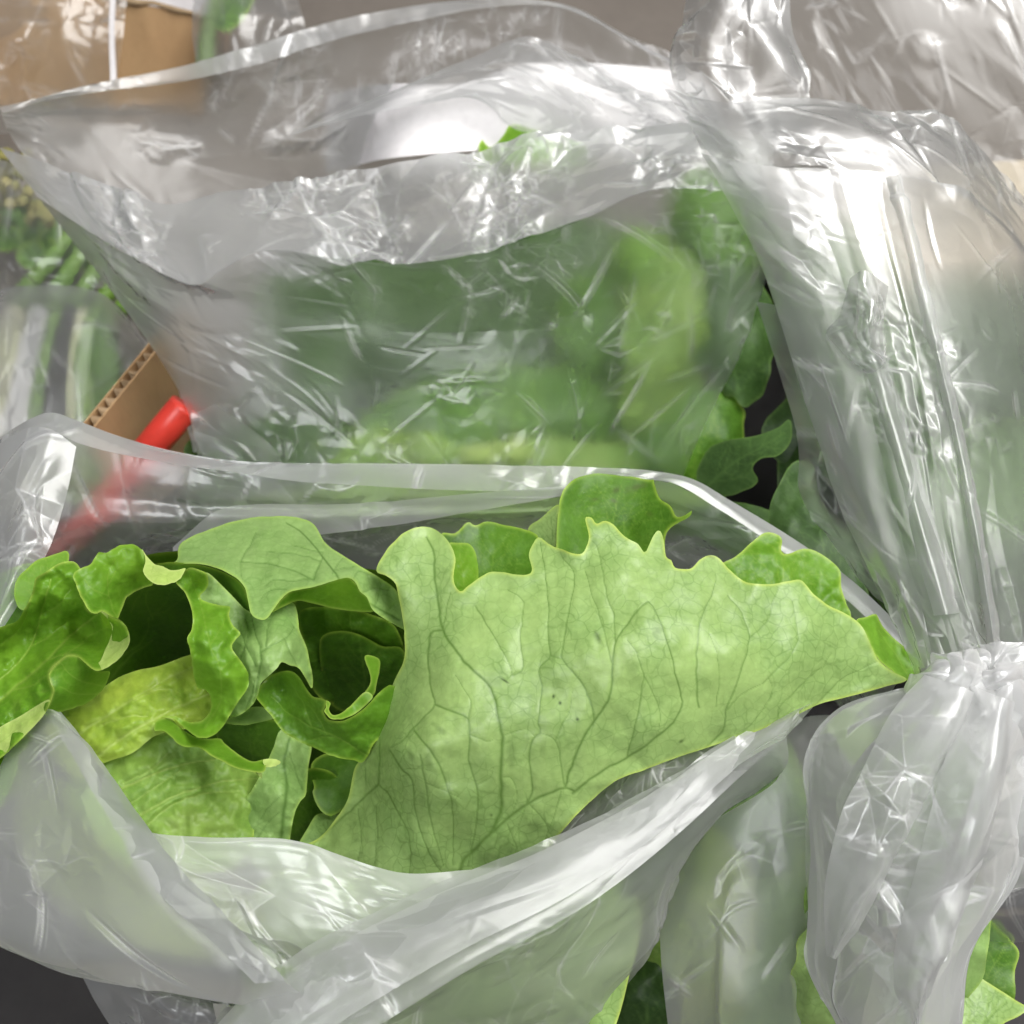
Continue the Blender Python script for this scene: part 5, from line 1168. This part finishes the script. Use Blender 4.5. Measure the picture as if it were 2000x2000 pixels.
# outer wall below the band
film(fb, [[(1535, 1428, 37.6), (1440, 1490, 37), (1300, 1590, 36), (1150, 1690, 35), (950, 1790, 34), (700, 1890, 33), (560, 1960, 32.6), (440, 1975, 33)], [(1528, 1512, 38.6), (1440, 1560, 38), (1340, 1650, 37), (1200, 1760, 36), (1000, 1850, 35), (760, 1940, 34.2), (600, 1990, 34), (420, 2000, 34.5)], [(1400, 1600, 39.6), (1345, 1660, 39), (1295, 1760, 38.2), (1180, 1850, 37), (1000, 1920, 36.2), (780, 1990, 35.5), (600, 2040, 35.4), (410, 2050, 36)], [(1345, 1680, 40.5), (1292, 1780, 39.6), (1272, 1860, 39), (1160, 1950, 38), (1000, 2000, 37.4), (800, 2060, 37), (600, 2100, 37), (420, 2110, 37.5)], [(1290, 1790, 42), (1270, 1870, 41), (1195, 1960, 40), (1120, 2050, 39.5), (1000, 2090, 39.2), (800, 2130, 39), (600, 2160, 39), (430, 2170, 39.5)]],
     M['film'], 140, 260, facets=((2.6, 0.5), (1.1, 0.18), (.45, .04)), ex=(.05, .05), iters=60, amp=.0025, seed=242, name='outer_wall', mask=win(900, 1400, 1550, 2000, .45))
film(fb, [[(415, 1960, 34.5), (440, 1962, 34.4)], [(425, 2000, 35), (455, 2000, 34.9)], [(440, 2050, 36), (470, 2050, 36)]], M['milky'], 30, 8, iters=0, facets=((.6, .03),), seed=243, name='seam')

# ---- bag under the front right
ub = thing('plastic_bag', 'frosted bag of lettuce below the right end of the front rim', 'bag', (1430, 1990, 48))
film(ub, [[(1300, 1560, 43.5), (1400, 1500, 43), (1500, 1440, 42.5), (1580, 1400, 42.5), (1660, 1400, 43)], [(1290, 1720, 43.2), (1400, 1650, 42.2), (1500, 1600, 41.8), (1600, 1580, 41.8), (1680, 1580, 42.5)], [(1290, 1850, 43), (1390, 1800, 41.6), (1440, 1760, 41.4), (1560, 1760, 41.2), (1680, 1760, 42)], [(1310, 2050, 43), (1390, 1980, 41.4), (1420, 1960, 40.8), (1560, 1960, 40.6), (1680, 1960, 41.6)], [(1320, 2150, 43.4), (1380, 2100, 41.6), (1410, 2100, 41), (1560, 2100, 40.8), (1680, 2100, 41.6)]],
     M['matte'], 130, 110, facets=((3.0, 0.14, .5), (1.0, .04)), ex=(.01, .03), iters=30, amp=.001, seed=251, name='film_sheet')

# ---- tied bag at the lower right
kb = thing('plastic_bag', 'tied white frosted bag at the lower right, folds running down from its knot', 'bag', (1750, 1990, 44))
film(kb, [pleat_row([(1800, 1340), (1830, 1330), (1870, 1326), (1910, 1330), (1960, 1340), (2010, 1350)], (36, 35.4, 35, 35, 35.4, 36), 0.060, 6, 4, .2), pleat_row([(1740, 1350), (1790, 1380), (1850, 1400), (1910, 1410), (1970, 1410), (2040, 1400)], (36.4, 35.2, 34.4, 34.2, 34.6, 36), 0.175, 6, 4, .2), pleat_row([(1636, 1385), (1700, 1460), (1790, 1520), (1880, 1540), (1950, 1520), (2040, 1490)], (37.4, 35.6, 34.2, 33.4, 33.8, 36), 0.275, 6, 4, .2),
          pleat_row([(1578, 1470), (1640, 1600), (1720, 1660), (1830, 1680), (1920, 1650), (2020, 1620)], (38, 36.2, 34.6, 33.4, 33.8, 36), 0.325, 6, 4, .2), pleat_row([(1570, 1640), (1620, 1740), (1700, 1800), (1790, 1830), (1880, 1780), (1985, 1720)], (38.2, 36.4, 34.8, 33.6, 34, 36), 0.300, 6, 4, .2), pleat_row([(1572, 1800), (1620, 1860), (1690, 1910), (1770, 1940), (1840, 1900), (1900, 1850)], (38.2, 36.6, 35.2, 34.2, 34.6, 36), 0.250, 6, 4, .2), pleat_row([(1578, 1895), (1620, 1960), (1680, 2010), (1750, 2030), (1820, 2010), (1875, 1980)], (38.2, 36.8, 35.6, 34.8, 35.2, 36.4), 0.225, 6, 4, .2), pleat_row([(1640, 2010), (1670, 2060), (1710, 2100), (1760, 2110), (1820, 2100), (1860, 2080)], (38.4, 37.2, 36.2, 35.6, 36, 37), 0.200, 6, 4, .2)],
     M['white'], 190, 180, facets=((3.2, 1.0, .6), (1.3, 0.4, .7), (.6, .12)), ex=(.02, .02), iters=30, amp=.001, seed=261, name='front_wall')
film(kb, [[(1640, 1395, 39), (1700, 1362, 38), (1760, 1372, 37.4), (1830, 1400, 37)], [(1590, 1480, 39.5), (1680, 1440, 38), (1760, 1440, 37.4), (1840, 1460, 37)], [(1575, 1700, 40), (1700, 1700, 39), (1800, 1700, 38.5), (1880, 1700, 38)], [(1600, 1980, 40), (1700, 1990, 39.5), (1780, 1990, 39), (1850, 1960, 38.5)]], M['film'], 110, 100, facets=((1.8, 0.28), (.7, .1)), ex=(.05, .05), iters=50, amp=.002, seed=262, name='back_wall')
for i, (pts, w) in enumerate((([(1868, 1340, 34.2), (1830, 1420, 33.6), (1775, 1520, 33.2), (1715, 1640, 33.2), (1665, 1760, 33.6), (1625, 1870, 34.4)], 74), ([(1950, 1360, 34.0), (1925, 1480, 33.0), (1895, 1600, 32.6), (1860, 1720, 32.6), (1815, 1830, 33.0), (1790, 1930, 33.6), (1785, 2050, 34.4)], 62))):
    ws_ = [w * (0.12 + 0.88 * math.sin(math.pi * (0.12 + 0.88 * q / (len(pts) - 1)) ** 0.8) ** 0.7) if q < len(pts) - 1 else w * .1 for q in range(len(pts))]
    film(kb, [[(x + g * v_, y + g * v_ * .35, d + e) for (x, y, d), v_ in zip(pts, ws_)] for g, e in ((-1.2, .85), (-.6, .5), (-.1, .2), (.4, .12), (.7, .7))], M['milky'], 56, 170, coarse=2, facets=((2.2, .4, 1.0), (.9, .16)), ex=(.04, .01), iters=20, amp=.0008, seed=263 + i, name='fold_band')
# the knot: a bunch of gathered petals
rng = random.Random(9)
for i, (x, y, rx, ry, d) in enumerate(((1885, 1330, 70, 62, 34.6), (1950, 1320, 80, 60, 35.0), (1840, 1350, 55, 48, 35.0), (1975, 1400, 70, 90, 34.6), (1915, 1300, 60, 36, 35.6))):
    rows = []
    for f in (-1, -.6, 0, .6, 1):
        rows.append([(x + rx * g * (1 - .25 * abs(f)), y + ry * f * (1 - .2 * abs(g)), d + 1.1 * (f * f + g * g) + rng.uniform(-.25, .25)) for g in (-1, -.6, 0, .6, 1)])
    film(kb, rows, M['white'], 60, 60, facets=((1.5, 0.5), (.7, .16)), ex=(.10, .10), iters=60, amp=.003, seed=270 + i, name='knot_fold')
film(kb, [[(1960, 1400, 36), (2020, 1390, 36), (2100, 1400, 37)], [(1955, 1560, 35.6), (2030, 1560, 35.4), (2100, 1560, 36.4)], [(1940, 1700, 36), (2010, 1690, 36), (2100, 1680, 37)], [(1925, 1760, 37), (2000, 1735, 37), (2100, 1720, 38)]], M['white'], 70, 50, facets=((1.8, .2), (.8, .06)), ex=(.03, .03), iters=40, amp=.002, seed=280, name='side_flap')

# ---- film at the bottom corners
cb2 = thing('plastic_bag', 'shiny bluish film lying below the front bag at the bottom left', 'bag', (300, 2000, 44))
film(cb2, [[(160, 1900, 44), (260, 1910, 42.5), (360, 1920, 42), (480, 1930, 42.5)], [(200, 1980, 43), (300, 1975, 41), (390, 1980, 40.6), (500, 1980, 41.5)], [(260, 2080, 43), (330, 2060, 41.4), (400, 2060, 41), (520, 2060, 42)]], M['milky'], 60, 80, facets=((2, .35), (.9, .12)), ex=(.06, .06), iters=50, amp=.003, seed=291, name='film_sheet')
cb3 = thing('plastic_bag', 'thin clear film in the dark gap at the right edge below the tied bag', 'bag', (1980, 1800, 44))
film(cb3, [[(1900, 1700, 42), (1980, 1690, 41.5), (2080, 1680, 42)], [(1890, 1780, 41.8), (1980, 1770, 41.2), (2080, 1770, 42)], [(1930, 1850, 43), (2000, 1840, 42.6), (2080, 1840, 43)]], M['clear'], 40, 50, facets=((1.6, .25), (.7, .08)), ex=(.05, .05), iters=40, amp=.002, seed=292, name='film_sheet')
